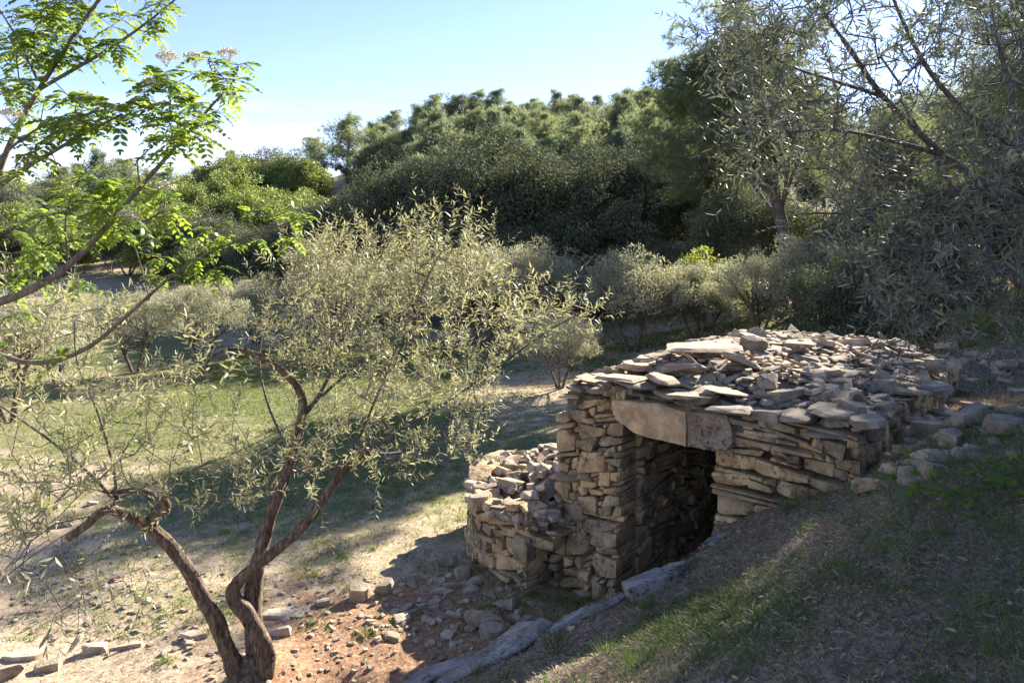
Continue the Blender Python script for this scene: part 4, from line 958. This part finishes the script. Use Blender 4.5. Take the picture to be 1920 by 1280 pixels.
# ------------------------------------------------------------------ trees further off: one of each kind, then copies
def blob_tree(name, seed, R, H0, ncl, clr, nleaf, L, W, mat, bark, mode='leaf', trunk_r=.12, zoff=0., stem_n=5, squash=.8, upb=.3, lean=0, hang=0, off=0, cone=0, per=6):
    rng = R_(seed); root = link(name, None); R = np.array(R)
    c = rdir(rng, ncl); c[:, 2] = np.where(c[:, 2] < -.35, -c[:, 2], c[:, 2]); rad = rng.uniform(.45, 1, ncl)**.6
    C_ = c*R*rad[:, None]*(1+.16*rng.normal(size=(ncl, 1))); C_[:, :2] *= (1-cone*(C_[:, 2:3]/R[2]+.2)); C_[:, 2] += H0+R[2]*.9; C_[:, 0] += off
    cr = clr*rng.uniform(.6, 1.3, ncl)
    wgt = cr**2; k = rng.choice(ncl, nleaf, p=wgt/wgt.sum())
    d = rdir(rng, nleaf); rr = cr[k]*rng.uniform(.35, 1, nleaf)**.5
    rr *= 1+.35*fbm(d*2.2+C_[k]*3.0, 2)
    P = C_[k]+d*rr[:, None]*np.array([1, 1, squash])
    lf = Bag(); r = np.clip(rng.random(nleaf)*.7+.3*((k*7919) % 97)/97, 0, 1)
    if mode == 'needle':
        m = per
        for q in range(m):
            D = nrm(d*.6+rdir(rng, nleaf)*.8+np.array([0, 0, upb])); leaf3(lf, P+D*L*rng.uniform(-.1, .35, (nleaf, 1)), D, perp(D, rng), L*rng.uniform(.7, 1.2, nleaf), W, r)
    else:
        D = nrm(rdir(rng, nleaf)+d*.5+np.array([0, 0, upb])); Nn = nrm(d+rdir(rng, nleaf)*.8+np.array([0, 0, .3]))
        leaf4(lf, P, D, Nn, L*rng.uniform(.6, 1.3, nleaf), W*rng.uniform(.7, 1.2, nleaf), r)
    tb = Bag(); top = np.array([lean, 0, H0+R[2]*1.3])
    if stem_n <= 1:
        tube(tb, [(0, 0, -.3), (lean*.2, .0, H0*.5), (lean*.6, .03, H0+R[2]*.4), top], [trunk_r*1.25, trunk_r, trunk_r*.7, trunk_r*.25], 8)
        st = [(np.array([lean*.2, 0, H0*.5]), top)]
    else:
        st = []
        for q in range(stem_n):
            a = 2*pi*q/stem_n+rng.uniform(0, 1); e = np.array([cos(a)*R[0]*.5, sin(a)*R[1]*.5, H0+R[2]*.8])
            tube(tb, [(0.05*cos(a), .05*sin(a), -.2), (e[0]*.25, e[1]*.3, H0*.5), e], [trunk_r, trunk_r*.75, trunk_r*.3], 6); st.append((np.array([e[0]*.2, e[1]*.2, H0*.45]), e))
    sel = rng.choice(ncl, min(ncl, 46), replace=False); A_ = []; B_ = []
    for q in sel:
        a, b = st[rng.integers(len(st))]; u = rng.uniform(.25, 1); s0 = a*(1-u)+b*u
        A_.append(s0); B_.append(C_[q])
    A_, B_ = np.array(A_), np.array(B_); mid = (A_+B_)/2+np.array([0, 0, -.08]); segs(tb, A_, mid, trunk_r*.28, trunk_r*.2, 5); segs(tb, mid, B_, trunk_r*.2, trunk_r*.08, 4)
    V, Fc, rr_ = tb.out(); o1 = link('trunk', mesh_data('trunk', V, Fc, bark, rnd=rr_), root)
    V, Fc, rr_ = lf.out(); o2 = link('crown', mesh_data('crown', V, Fc, mat, rnd=rr_), root)
    return root
def pine_tree(name, seed, H, crown0, wide, nb_, mat, tuft=.16, per=30, trunk_r=.16, lean=.0, fine=.012, nn=8):
    """Aleppo pine: bare lower trunk, rising limbs that carry flattened pads of needle tufts"""
    rng = R_(seed); root = link(name, None); tb = Bag(); lf = Bag()
    tp = np.array([[0, 0, -.4], [lean*.15, .05, H*.3], [lean*.5, -.05, H*.6], [lean*.9, .05, H*.85], [lean, 0, H*.97]])
    tube(tb, tp, [trunk_r*1.2, trunk_r, trunk_r*.7, trunk_r*.35, .02], 10)
    zz_ = tp[:, 2]; TPs = []; TDs = []
    for k in range(nb_):
        f = (k+.5)/nb_; z0 = H*(crown0+(.93-crown0)*min(1, max(0, f+rng.normal()*.03))); c = np.array([np.interp(z0, zz_, tp[:, 0]), np.interp(z0, zz_, tp[:, 1]), z0])
        a = rng.uniform(0, 6.28); prof = math.sin(pi*min(1, .16+.80*f))**.75; Lb = wide*prof*rng.uniform(.45, 1.2)
        e = c+np.array([cos(a)*Lb, sin(a)*Lb, Lb*rng.uniform(.1, .75)]); mid = (c+e)/2+np.array([0, 0, -.05*Lb])
        segs(tb, [c, mid], [mid, e], [trunk_r*.3*(1-f*.6), trunk_r*.2*(1-f*.6)], [trunk_r*.2*(1-f*.6), .012], 5)
        nt_ = int(per*(.4+Lb/wide)); tt = rng.uniform(.3, 1.05, nt_)
        base_ = np.where(tt[:, None] < .5, c+(mid-c)*tt[:, None]*2, mid+(e-mid)*(tt[:, None]*2-1))
        off = rdir(rng, nt_)*(.20+.24*Lb)*rng.uniform(.3, 1, (nt_, 1)); off[:, 2] *= .7
        P = base_+off; TPs.append(P); TDs.append(nrm(off+np.array([cos(a)*.2, sin(a)*.2, .25])))
        s_ = rng.choice(nt_, min(nt_, 5), replace=False); segs(tb, base_[s_], P[s_], .012, .006, 3)
    P = np.concatenate(TPs); D = np.concatenate(TDs); r = np.clip(.5+.25*rng.normal(size=len(P)), 0, 1)
    for q in range(nn):
        d = nrm(D*.7+rdir(rng, len(P))*.75+np.array([0, 0, .35])); leaf3(lf, P+d*tuft*.1, d, perp(d, rng), tuft*rng.uniform(.7, 1.25, len(P)), fine, r)
    V, Fc, rr_ = tb.out(); link('trunk', mesh_data('trunk', V, Fc, BARKP, rnd=rr_), root)
    V, Fc, rr_ = lf.out(); link('crown', mesh_data('crown', V, Fc, mat, rnd=rr_), root)
    return root
class Kind:
    def __init__(s, makers): s.m = makers; s.p = [None]*len(makers); s.k = 0
    def put(s, x, y, sc_, label, cat, group=None, v=None, dz=0, rz=None):
        v = (s.k % len(s.m)) if v is None else v; s.k += 1
        rz = (s.k*2.399) % 6.28 if rz is None else rz
        if s.p[v] is None: s.p[v] = s.m[v](); o = s.p[v]; o.location = (x, y, tz(x, y)+dz); o.rotation_euler = (0, 0, rz); o.scale = (sc_,)*3; 
        else: o = copy_tree(s.p[v], (x, y, tz(x, y)+dz), rz, sc_)
        if 'group' in o: del o['group']
        return tag(o, label, cat, group)
def px2(px, d): return (px-960)/F*d
oaks = Kind([lambda k=k: blob_tree('holm_oak', 2000+k, (3.3, 3.3, 2.35), .7, 190, .60, 42000, .13, .065, OAK, BARKG, stem_n=4, trunk_r=.12) for k in range(3)])
pines = Kind([lambda k=k: pine_tree('pine_tree', 2100+k, 7.6-.5*(k % 3), .16, 1.95+.2*(k % 2), 64, PINP if k % 2 else PINB, tuft=.34, per=40, trunk_r=.13, lean=.4*(k-1.5), fine=.030, nn=7) for k in range(4)])
shrubs = Kind([lambda k=k: blob_tree('round_shrub', 2200+k, (1.9, 1.9, 1.6), .2, 90, .5, 15000, .12, .085, SHB, BARKG, stem_n=4, trunk_r=.06) for k in range(3)])
greys = Kind([lambda k=k: blob_tree('grey_shrub', 2300+k, (1.7, 1.7, 1.6), .4, 80, .45, 11000, .11, .05, SHG, BARKG, stem_n=4, trunk_r=.06) for k in range(2)])
olives = Kind([lambda k=k: blob_tree('olive_tree', 2400+k, (1.6, 1.6, 1.15), .7, 120, .30, 15000, .105, .024, OLVF, BARK, stem_n=3, trunk_r=.07, upb=.5) for k in range(3)])
# olives in the grove behind the hut and across the meadow
for k, (px, py, s, lab) in enumerate([(1050, 728, .62, 'small young olive with a thin dark trunk just left of the hut roof'),
    (1185, 660, 1.02, 'silvery olive with forked dark stems directly behind the hut'),
    (1305, 640, .78, 'round silvery olive just before the vivid yellow green bush'),
    (1425, 628, .80, 'small grey olive between the round one and the pine trunk'),
    (1000, 640, 1.1, 'pale olive at the far side of the meadow behind the nearest crown'),
    (905, 650, 1.05, 'wide pale olive showing through the middle of the nearest crown'),
    (770, 660, 1.0, 'pale olive deep behind the centre of the nearest crown'), (640, 655, .95, 'pale olive in the meadow just left of the arched trunk'),
    (380, 690, .8, 'silvery olive in the sunny meadow under the service tree'), (255, 700, .8, 'silvery olive left of the arched limb in the sunny meadow'),
    (110, 720, .75, 'grey olive near the left meadow side behind the tangle of twigs'), (20, 790, .9, 'tall grey olive at the meadow side by the frame edge'),
    (480, 645, .8, 'pale olive below the dark gravel strip'), (1120, 600, 1.05, 'grey olive before the foot of the dark oaks'), (1210, 590, 1.1, 'grey olive at the foot of the right-hand oak'),
    (1540, 610, .9, 'grey olive just right of the pine trunk'), (1380, 540, 1.5, 'pale spreading olive on the slope left of the pine trunk'), (1460, 545, 1.3, 'pale olive on the slope behind the pine trunk')]):
    p = hit(px, py, 60); olives.put(p[0], p[1], s, lab, 'olive tree', 'olive trees of the grove')
# holm oaks
for k, (px, dd, s, lab) in enumerate([(640, 40, .95, 'dark holm oak at the left end of the big oak clump'), (760, 38, 1.2, 'broad dark holm oak, second from the left end of the clump'), (890, 37, 1.45, 'tallest dark holm oak in the middle of the clump'),
    (1010, 36, 1.33, 'dark holm oak right of the tallest one'), (1110, 34, .98, 'lower holm oak standing forward in the clump'), (1215, 38, 1.3, 'dark holm oak with bare stems at the right end of the clump'), (950, 32, .75, 'low dark oak at the front foot of the clump'),
    (1290, 37, .9, 'small dark oak next to the big pine'), (830, 45, 1.3, 'dark oak crown rising behind the middle of the clump'), (1120, 46, 1.3, 'dark oak crown behind the right part of the clump'), (1420, 30, .8, 'deep green oak in shade left of the pine trunk')]):
    oaks.put(px2(px, dd), dd, s, lab, 'oak tree', 'holm oaks in the dark clump')
for k, (px, dd, s) in enumerate([(420, 42, .62), (500, 40, .7), (560, 38, .75), (330, 44, .6), (700, 33, .55), (240, 44, .6)]):
    oaks.put(px2(px, dd), dd, s, 'low dark oak bush along the shaded foot of the slope', 'oak tree', 'dark bushes at the slope foot')
# big pine on the right and others near
bp = Kind([lambda: blob_tree('pine_tree', 2501, (2.6, 3.0, 3.35), 2.9, 130, .60, 9500, .21, .017, PIN, BARKP, 'needle', trunk_r=.24, stem_n=1, squash=.6, upb=.35, lean=-1.8, off=-2.2, per=16)])
p = (px2(1512, 24.5), 24.5); o = bp.put(p[0], p[1], 1.0, 'big Aleppo pine with a leaning bare trunk behind the hut', 'pine tree', rz=0)
near = Kind([lambda: blob_tree('pine_tree', 2502, (2.7, 2.7, 3.9), 1.2, 200, .62, 24000, .16, .014, PIN, BARKP, 'needle', trunk_r=.2, stem_n=1, squash=.65, upb=.4, lean=.3)])
near.put(11.6, 18.6, .55, 'dense pine in deep shade right of the hut behind the dense olive', 'pine tree', 'shady pines right of the hut')
near.put(12.6, 25.5, .75, 'shady pine behind the dense olive, further back than the tall one', 'pine tree', 'shady pines right of the hut')
near.put(17.2, 22.0, .8, 'shady pine at the frame edge behind the dense olive', 'pine tree', 'shady pines right of the hut')
near.put(9.0, 34.0, 1.0, 'pine standing left of the big pine, its crown merging with it', 'pine tree', 'shady pines right of the hut')
near.put(15.5, 29.0, .8, 'pine far back behind the shady pines', 'pine tree', 'shady pines right of the hut')
for k, (px, dd, s) in enumerate([(1620, 17, .8), (1700, 16.5, .75), (1800, 16.5, .8), (1890, 17, .7), (1660, 22, 1.0)]):
    oaks.put(px2(px, dd), dd, s*.62, 'dark shrub filling the shade under the pines right of the hut', 'shrub', 'dark shrubs under the pines')
# ridge pines
near.put(12.0, 13.9, 1.05, 'tall shady pine beyond the frame edge pine', 'pine tree', 'shady pines right of the hut')
near.put(10.0, 12.0, .95, 'tall dense pine close to the frame edge right of the hut', 'pine tree', 'shady pines right of the hut')
rng = R_(3001); used = []
special = {0: 'lone spreading pine with a bare trunk by the pale wall'}
pines.put(px2(652, 76), 76, 1.12, 'lone spreading pine with a bare trunk above the pale wall', 'pine tree', v=1)
for (px, dd, s, lab) in [(590, 80, .88, 'dark pine leaning outward at the left end of the hilltop pines'), (700, 84, .9, 'pine next right of the lone spreading pine'), (745, 86, .88, 'pine with a light crown, second right of the lone spreading pine'),
                    (432, 88, .85, 'pale slender pine alone on the skyline above the shrubs'), (372, 84, .72, 'pale fuzzy pine left of the slender skyline pine'), (487, 92, .6, 'small skyline pine right of the slender one'), (535, 90, .55, 'smallest skyline pine before the hilltop group')]:
    pines.put(px2(px, dd), dd, s, lab, 'pine tree', None)
for dd in (68, 76, 84, 94, 104):
    for px in np.arange(800, 1330, 31):
        a = px+rng.uniform(-14, 14); e = dd+rng.uniform(-4, 4)
        pines.put(px2(a, e), e, rng.uniform(.75, 1.15), 'pine in the dense wood on the hilltop', 'pine tree', 'hilltop pines')
for px in np.arange(680, 820, 30): pines.put(px2(px, 66), 66+rng.uniform(-3, 3), rng.uniform(.7, 1.0), 'pale pine on the slope behind the oak clump', 'pine tree', 'pines behind the oak clump')
for dd in (50, 62):
    for px in np.arange(800, 1330, 44): pines.put(px2(px+rng.uniform(-16, 16), dd), dd+rng.uniform(-3, 3), rng.uniform(.8, 1.0), 'pale pine on the slope behind the oak clump', 'pine tree', 'pines behind the oak clump')
for px in np.arange(1360, 1950, 52): pines.put(px2(px, 52), 52+rng.uniform(-6, 6), rng.uniform(.8, 1.1), 'distant pine seen through the dense olive', 'pine tree', 'pines beyond the dense olive')
# far-left pines and the shrubby slope
for k, (px, dd, s) in enumerate([(20, 95, .9), (80, 90, 1.0), (140, 86, 1.0), (190, 80, 1.15), (235, 84, 1.1), (280, 90, .9), (320, 92, .75), (-20, 70, .9), (110, 70, .85), (50, 60, .7)]):
    pines.put(px2(px, dd), dd, s, 'hazy green pine on the low skyline seen through the service tree', 'pine tree', 'pines on the low skyline')
rng = R_(3002)
for dd, n, s0 in ((42, 8, .85), (48, 9, .95), (55, 10, 1.05), (63, 11, 1.15), (72, 12, 1.25), (82, 12, 1.3)):
    for q in range(n):
        px = -40+q*(680/n)+rng.uniform(-22, 22); e = dd+rng.uniform(-3, 3)
        if px > 590 and dd > 60: continue
        r = rng.random()
        if r < .66: shrubs.put(px2(px, e), e, s0*rng.uniform(.8, 1.2), 'rounded green shrub on the sunny slope', 'shrub', 'rounded shrubs on the slope')
        elif r < .86: greys.put(px2(px, e), e, s0*rng.uniform(.9, 1.2), 'greyish shrub on the sunny slope', 'shrub', 'greyish shrubs on the slope')
        else: pines.put(px2(px, e), e, .55*rng.uniform(.8, 1.1), 'young pale pine among the slope shrubs', 'pine tree', 'young pines among the shrubs')
for (px, dd, s, lab) in [(570, 70, 1.3, 'bright rounded shrub just left of the pale bare patch'), (625, 52, 1.05, 'bright green shrub below the pale wall'), (690, 60, .8, 'small green shrub right of the pale wall'), (600, 42, 1.0, 'deep green shrub at the left foot of the oak clump')]:
    shrubs.put(px2(px, dd), dd, s, lab, 'shrub')
yb = Kind([lambda: blob_tree('yellow_green_bush', 2601, (1.6, 1.3, 1.15), .2, 60, .42, 11000, .10, .06, SHY, BARKG, stem_n=4, trunk_r=.05)])
p = hit(1325, 590); yb.put(px2(1322, 25), 25, .95, 'vivid yellow green bush behind the round silvery olive', 'bush')
lowb = Kind([lambda: blob_tree('yellow_green_bush', 2602, (.75, .6, .35), .02, 40, .2, 6000, .055, .028, SHY, BARKG, stem_n=4, trunk_r=.015)])
p = hit(1745, 655); lowb.put(p[0], p[1]+.4, .8, 'low yellow green bush on the rise just behind the hut', 'bush')
p = hit(1850, 640); lowb.put(p[0], p[1]+.6, .6, 'low scruffy green bush right of the yellow green bush', 'bush')
oleb = Kind([lambda: blob_tree('leafy_bush', 2603, (.7, .6, .6), .05, 40, .22, 4500, .12, .03, OLVR, BARKG, stem_n=4, trunk_r=.015, upb=.8)])
p = hit(1630, 640); oleb.put(p[0], p[1]+.9, .9, 'narrow-leaved bush just behind the hut roof', 'bush')
# pale wall and gravel strip
rng = R_(3100)
def drywall(name, a, b, h, th, label, cat, seed):
    o = thing(name, (*((np.array(a)+b)/2), tz(*((np.array(a)+b)/2))), label, cat); bg_ = Bag(); a, b = np.array(a, float), np.array(b, float); dr_ = (b-a)/np.linalg.norm(b-a); no = np.array([dr_[1], -dr_[0]])
    f, L = straight(a, b, no); z0 = min(tz(*a), tz(*b))-.2
    wall(bg_, seed, f, L, z0, z0+h+.2, depth=th, cw=.16, chh=.11, wr=(2, 5), hr=(1, 1, 2), n=3, batter=0, tone=(.2, .9)); bg_.build('walling', RUBS, o, sharp=20); return o
drywall('low_stone_wall', (px2(642, 69), 69), (px2(690, 67), 67), 1.35, .6, 'pale low stone wall under the lone spreading pine', 'stone wall', 61)
drywall('low_stone_wall', (px2(230, 33.5), 33.5), (px2(600, 33), 33), .55, .5, 'long low grey stone bank in shade beyond the meadow', 'stone wall', 62)
drywall('low_stone_wall', (px2(1380, 30), 30), (px2(1475, 29), 29), .6, .5, 'low terrace wall in shade left of the pine trunk', 'stone wall', 63)

# ------------------------------------------------------------------ grass, litter
rng = R_(4001)
def blades(n, xs, ys, keep, hl, wl, mat, name, label=None, lean=.5, per=1, jit=.03):
    x = rng.uniform(*xs, n); y = ys[0]+(ys[1]-ys[0])*rng.random(n)**1.4; k = keep(x, y) > rng.random(n); x, y = x[k], y[k]
    x = np.repeat(x, per)+rng.normal(size=len(x)*per)*jit; y = np.repeat(y, per)+rng.normal(size=len(y)*per)*jit
    z = terr(x, y); m = len(x); b = Bag(); D = nrm(np.column_stack([rng.normal(size=m)*lean, rng.normal(size=m)*lean, np.ones(m)])); S_ = perp(D, rng)
    h = rng.uniform(*hl, m); w_ = np.full(m, wl)*(1+y*.06)
    P = np.column_stack([x, y, z-.005]); r = rng.random(m)
    tip = P+D*h[:, None]+np.column_stack([D[:, 0], D[:, 1], -.25*np.ones(m)])*(h*.35)[:, None]; midp = P+D*(h*.55)[:, None]
    V = np.stack([P-S_*w_[:, None]/2, P+S_*w_[:, None]/2, midp+S_*w_[:, None]*.4, midp-S_*w_[:, None]*.4, tip], 1).reshape(-1, 3)
    i_ = (np.arange(m)*5)[:, None]; b.add(V, i_+np.array([[0, 1, 2, 3]]), np.repeat(r, 5)); b.F.setdefault(3, []).append(i_+np.array([[3, 2, 4]]))
    tag(b.build(name, mat), label, None, None, 'stuff')
nohut = lambda x, y: ~(inpoly(x, y, np.array([P0-.1*U-.05*N_, P3+.1*U-.05*N_, B3+.1*U+.1*N_, B0-.1*U+.1*N_])) | inpoly(x, y, apoly))
low = lambda x, y: inpoly(x, y, lowpoly)
blades(95000, (-9, 6), (7.2, 26), lambda x, y: np.clip(greenness(x, y)*1.2-.15+.5*fb2(x, y, 2.6, 46, 2), 0, 1)*nohut(x, y)*low(x, y), (.02, .06), .006, GRN, 'meadow_grass', per=3, jit=.025)
blades(42000, (-7, 4), (5.6, 20), lambda x, y: (.25+.4*np.clip(1-greenness(x, y), 0, 1))*nohut(x, y)*low(x, y), (.015, .05), .004, STR, 'dry_grass', lean=1.3, per=2, jit=.03)
blades(44000, (-1, 4.6), (2.4, 7.4), lambda x, y: np.clip(greenness(x, y)*1.2-.1, .05, 1)*(bankness(x, y) > .9), (.02, .07), .0035, GRD, 'bank_grass', per=3, jit=.02, lean=.6)
blades(4200, (1.2, 4.8), (2.2, 6.5), lambda x, y: np.clip(sst(x-.35*y, .1, 1.2), 0, 1)*(bankness(x, y) > .9), (.10, .26), .0035, GRD, 'tall_bank_grass', per=3, jit=.05, lean=.8)
blades(40000, (-1.2, 5), (2.4, 8.5), lambda x, y: .7*(bankness(x, y) > .9)*nohut(x, y), (.02, .08), .0028, STR, 'bank_straw', per=2, jit=.03, lean=2.2)
blades(26000, (1.5, 16), (13, 33), lambda x, y: (.5+.8*fb2(x, y, .6, 51, 2))*nohut(x, y), (.05, .16), .012, GRN, 'terrace_grass', per=3, jit=.07, lean=.7)
blades(20000, (1.5, 16), (13, 33), lambda x, y: (.5+.8*fb2(x, y, .8, 52, 2))*nohut(x, y), (.05, .14), .011, STR, 'terrace_straw', per=3, jit=.08, lean=1.0)
blades(12000, (5, 13), (9, 22), lambda x, y: .8*(bankness(x, y) > .3)*nohut(x, y), (.04, .14), .008, STR, 'rise_straw', per=3, jit=.06, lean=.8)
n = 70000; x = rng.uniform(-1, 5.4, n); y = 2.3+7.2*rng.random(n)**1.2; k = (bankness(x, y) > .95) & nohut(x, y) & (rng.random(n) < np.clip(.75-.7*greenness(x, y)+.7*fb2(x, y, 1.9, 44, 2), .04, 1)); x, y = x[k], y[k]; m = len(x)
b = Bag(); a = rng.uniform(0, 2*pi, m); D = nrm(np.column_stack([np.cos(a), np.sin(a), rng.normal(size=m)*.35])); Nn = nrm(np.column_stack([rng.normal(size=m)*.5, rng.normal(size=m)*.5, np.ones(m)]))
leaf6(b, np.column_stack([x, y, terr(x, y)+.006+.012*rng.random(m)]), D, Nn, rng.uniform(.015, .05, m), .0075, rng.random(m), .2)
tag(b.build('leaf_litter', LIT), None, None, None, 'stuff')
n = 11000; x = rng.uniform(-5, 1, n); y = 5.7+5.5*rng.random(n)**1.5; k = (bankness(x, y) < .01) & nohut(x, y) & (rng.random(n) < np.clip(.45+.8*fb2(x, y, 1.3, 45, 2), .03, 1)); x, y = x[k], y[k]; m = len(x)
b = Bag(); a = rng.uniform(0, 2*pi, m); D = nrm(np.column_stack([np.cos(a), np.sin(a), rng.normal(size=m)*.25])); Nn = nrm(np.column_stack([rng.normal(size=m)*.4, rng.normal(size=m)*.4, np.ones(m)]))
leaf6(b, np.column_stack([x, y, terr(x, y)+.004+.008*rng.random(m)]), D, Nn, rng.uniform(.015, .045, m), .008, rng.random(m), .2)
tag(b.build('dry_leaf_litter', LIT), None, None, None, 'stuff')
rng = R_(4100)
for k in range(14):
    p = hit(rng.uniform(1350, 1750), rng.uniform(1080, 1240)); fb = Bag(); h = rng.uniform(.04, .09); o = thing('yellow_flower', p, 'tiny yellow flower in the grass of the shaded bank', 'flower', 'yellow flowers on the bank')
    segs(fb, [p], [p+np.array([.01, 0, h])], .0009, .0008, 3); fb.build('stem', GRD, o); fb = Bag()
    a = np.arange(6)*pi/3; leaf4(fb, np.tile(p+np.array([.01, 0, h]), (6, 1)), nrm(np.column_stack([np.cos(a), np.sin(a), np.full(6, .5)])), np.tile([0, 0, 1.], (6, 1)), .009, .007, rng.random(6)); fb.build('petals', YEL, o)
n = 7000; x = rng.uniform(-1, 5.4, n); y = 2.3+7.2*rng.random(n)**1.2; k = (bankness(x, y) > .95) & nohut(x, y) & (rng.random(n) < np.clip(.5+.9*fb2(x, y, 1.1, 48, 2), .03, 1)); x, y = x[k], y[k]; m = len(x)
b = Bag(); a = rng.uniform(0, 2*pi, m); D = nrm(np.column_stack([np.cos(a), np.sin(a), rng.normal(size=m)*.3])); Nn = nrm(np.column_stack([rng.normal(size=m)*.6, rng.normal(size=m)*.6, np.ones(m)]))
leaf6(b, np.column_stack([x, y, terr(x, y)+.012+.02*rng.random(m)]), D, Nn, rng.uniform(.035, .07, m), .013, rng.random(m), .3)
tag(b.build('fallen_olive_leaves', LIT2), None, None, None, 'stuff')
nc = 150; cx = rng.uniform(-.6, 4.4, nc); cy = rng.uniform(2.5, 7, nc); k = (bankness(cx, cy) > .95) & nohut(cx, cy); cx, cy = cx[k], cy[k]; per_ = 46
x = np.repeat(cx, per_)+rng.normal(size=len(cx)*per_)*.028; y = np.repeat(cy, per_)+rng.normal(size=len(cx)*per_)*.028; m = len(x); dx, dy = x-np.repeat(cx, per_), y-np.repeat(cy, per_)
b = Bag(); D = nrm(np.column_stack([dx*14+rng.normal(size=m)*.25, dy*14+rng.normal(size=m)*.25, np.ones(m)])); leaf4(b, np.column_stack([x, y, terr(x, y)]), D, rdir(rng, m), rng.uniform(.05, .16, m)*np.repeat(rng.uniform(.5, 1.2, len(cx)), per_), .0045, np.repeat(rng.random(len(cx)), per_)*.6+.4*rng.random(m), .3)
tag(b.build('grass_clumps', GRD), None, None, None, 'stuff')
for q, (px, py, qx, qy) in enumerate([(1675, 1235, 1775, 1150), (1500, 1110, 1600, 1075), (1770, 1190, 1890, 1140), (1330, 1190, 1400, 1215), (1850, 960, 1905, 905)]):
    p0, p1 = hit(px, py), hit(qx, qy); o = thing('dry_stalk', p0, ['long pale dry stalk across the dark grass low on the bank', 'short dry stalk in the litter above the yellow flowers', 'bent dry stalk in the dark grass beside the frame edge', 'thin dry twig in the green patch of the bank', 'dry twig leaning in the dark leafy weed'][q], 'dry stalk'); tb = Bag()
    mm = (p0+p1)/2+np.array([.02, .05, .05]); e_ = p1+np.array([0, 0, .05]); tube(tb, [p0+np.array([0, 0, .01]), mm, e_], [.004, .003, .0015], 5, knot=.05)
    segs(tb, [mm, mm*.6+e_*.4], [mm+np.array([.06, .02, .06]), e_+np.array([-.07, .03, .03])], .002, .001, 4); tb.build('stem', STR, o)
# broad-leaved weeds on the bank
def weed(px, py, n, s, label, mat=WEED):
    p = hit(px, py); rng = R_(int(px)); o = thing('leafy_weed', p, label, 'plant', 'leafy weeds on the bank'); st_ = Bag(); lf_ = Bag()
    for k in range(n):
        a = rng.uniform(0, 6.28); b0 = p+np.array([rng.normal()*.12*s, rng.normal()*.1*s, 0]); h = rng.uniform(.06, .2)*s; e = b0+np.array([cos(a)*h*.5, sin(a)*h*.5, h]); segs(st_, [b0], [e], .0018, .001, 3)
        m = 3; d_ = nrm(np.column_stack([np.cos(a+np.array([-1, 0, 1.])), np.sin(a+np.array([-1, 0, 1.])), [.2, .3, .2]])+rng.normal(size=(3, 3))*.2)
        leaf6(lf_, np.tile(e, (m, 1)), d_, nrm(np.tile([0, 0, 1.], (m, 1))+rng.normal(size=(m, 3))*.7), .055*s, .04*s, rng.random(m), .2)
    st_.build('stem', BARKG, o); lf_.build('leaves', mat, o)
for q in [(1760, 950, 16, 1.0, 'broad-leaved green weed in the litter right of the hut corner'), (1795, 975, 12, .9, 'broad-leaved weed below the first clump of weeds'), (1710, 890, 6, .8, 'small green weed beside the flat cracked slab'), (1890, 940, 18, 1.1, 'dark leafy weed near the frame edge above the tall grass'),
          (1850, 730, 14, .9, 'green weed growing among the rocks behind the hut corner'), (1800, 750, 10, .8, 'green weed against the back corner of the hut wall'), (1060, 1130, 5, .5, 'tiny green tuft by the kerb')]: weed(*q)
for q, (px, py) in enumerate([(640, 1045), (655, 1105), (880, 1010), (590, 1080), (700, 1030), (690, 1190), (310, 1240), (420, 1000)]):
    p = hit(px, py); o = thing('grass_tuft', p, 'bright green tuft of grass on the bare meadow edge', 'grass tuft', 'green tufts on the meadow'); rng = R_(600+q); m = 60; b = Bag()
    D = nrm(np.column_stack([rng.normal(size=m)*.8, rng.normal(size=m)*.8, np.ones(m)])); leaf4(b, p+rng.normal(size=(m, 3))*np.array([.05, .04, 0]), D, rdir(rng, m), rng.uniform(.04, .1, m), .008, rng.random(m)); b.build('blades', GRN, o)
print('tris approx', sum(len(o.data.polygons) for o in bpy.data.objects if o.type == 'MESH'))

HAZE = 0
if HAZE:
    m, nt = newmat('haze'); v = nd(nt, 'ShaderNodeVolumePrincipled'); v.inputs['Density'].default_value = HAZE; v.inputs['Color'].default_value = (.82, .90, 1, 1); v.inputs['Anisotropy'].default_value = 0
    o = nd(nt, 'ShaderNodeOutputMaterial'); nt.links.new(v.outputs[0], o.inputs['Volume'])
    V, q, e = prism([(-430, -70), (430, -70), (430, 650), (-430, 650)], float(z_lo)-1, float(z_hi)+12)
    tag(mesh('haze', V, [np.concatenate([q, e])], m, smooth=False), kind='stuff')
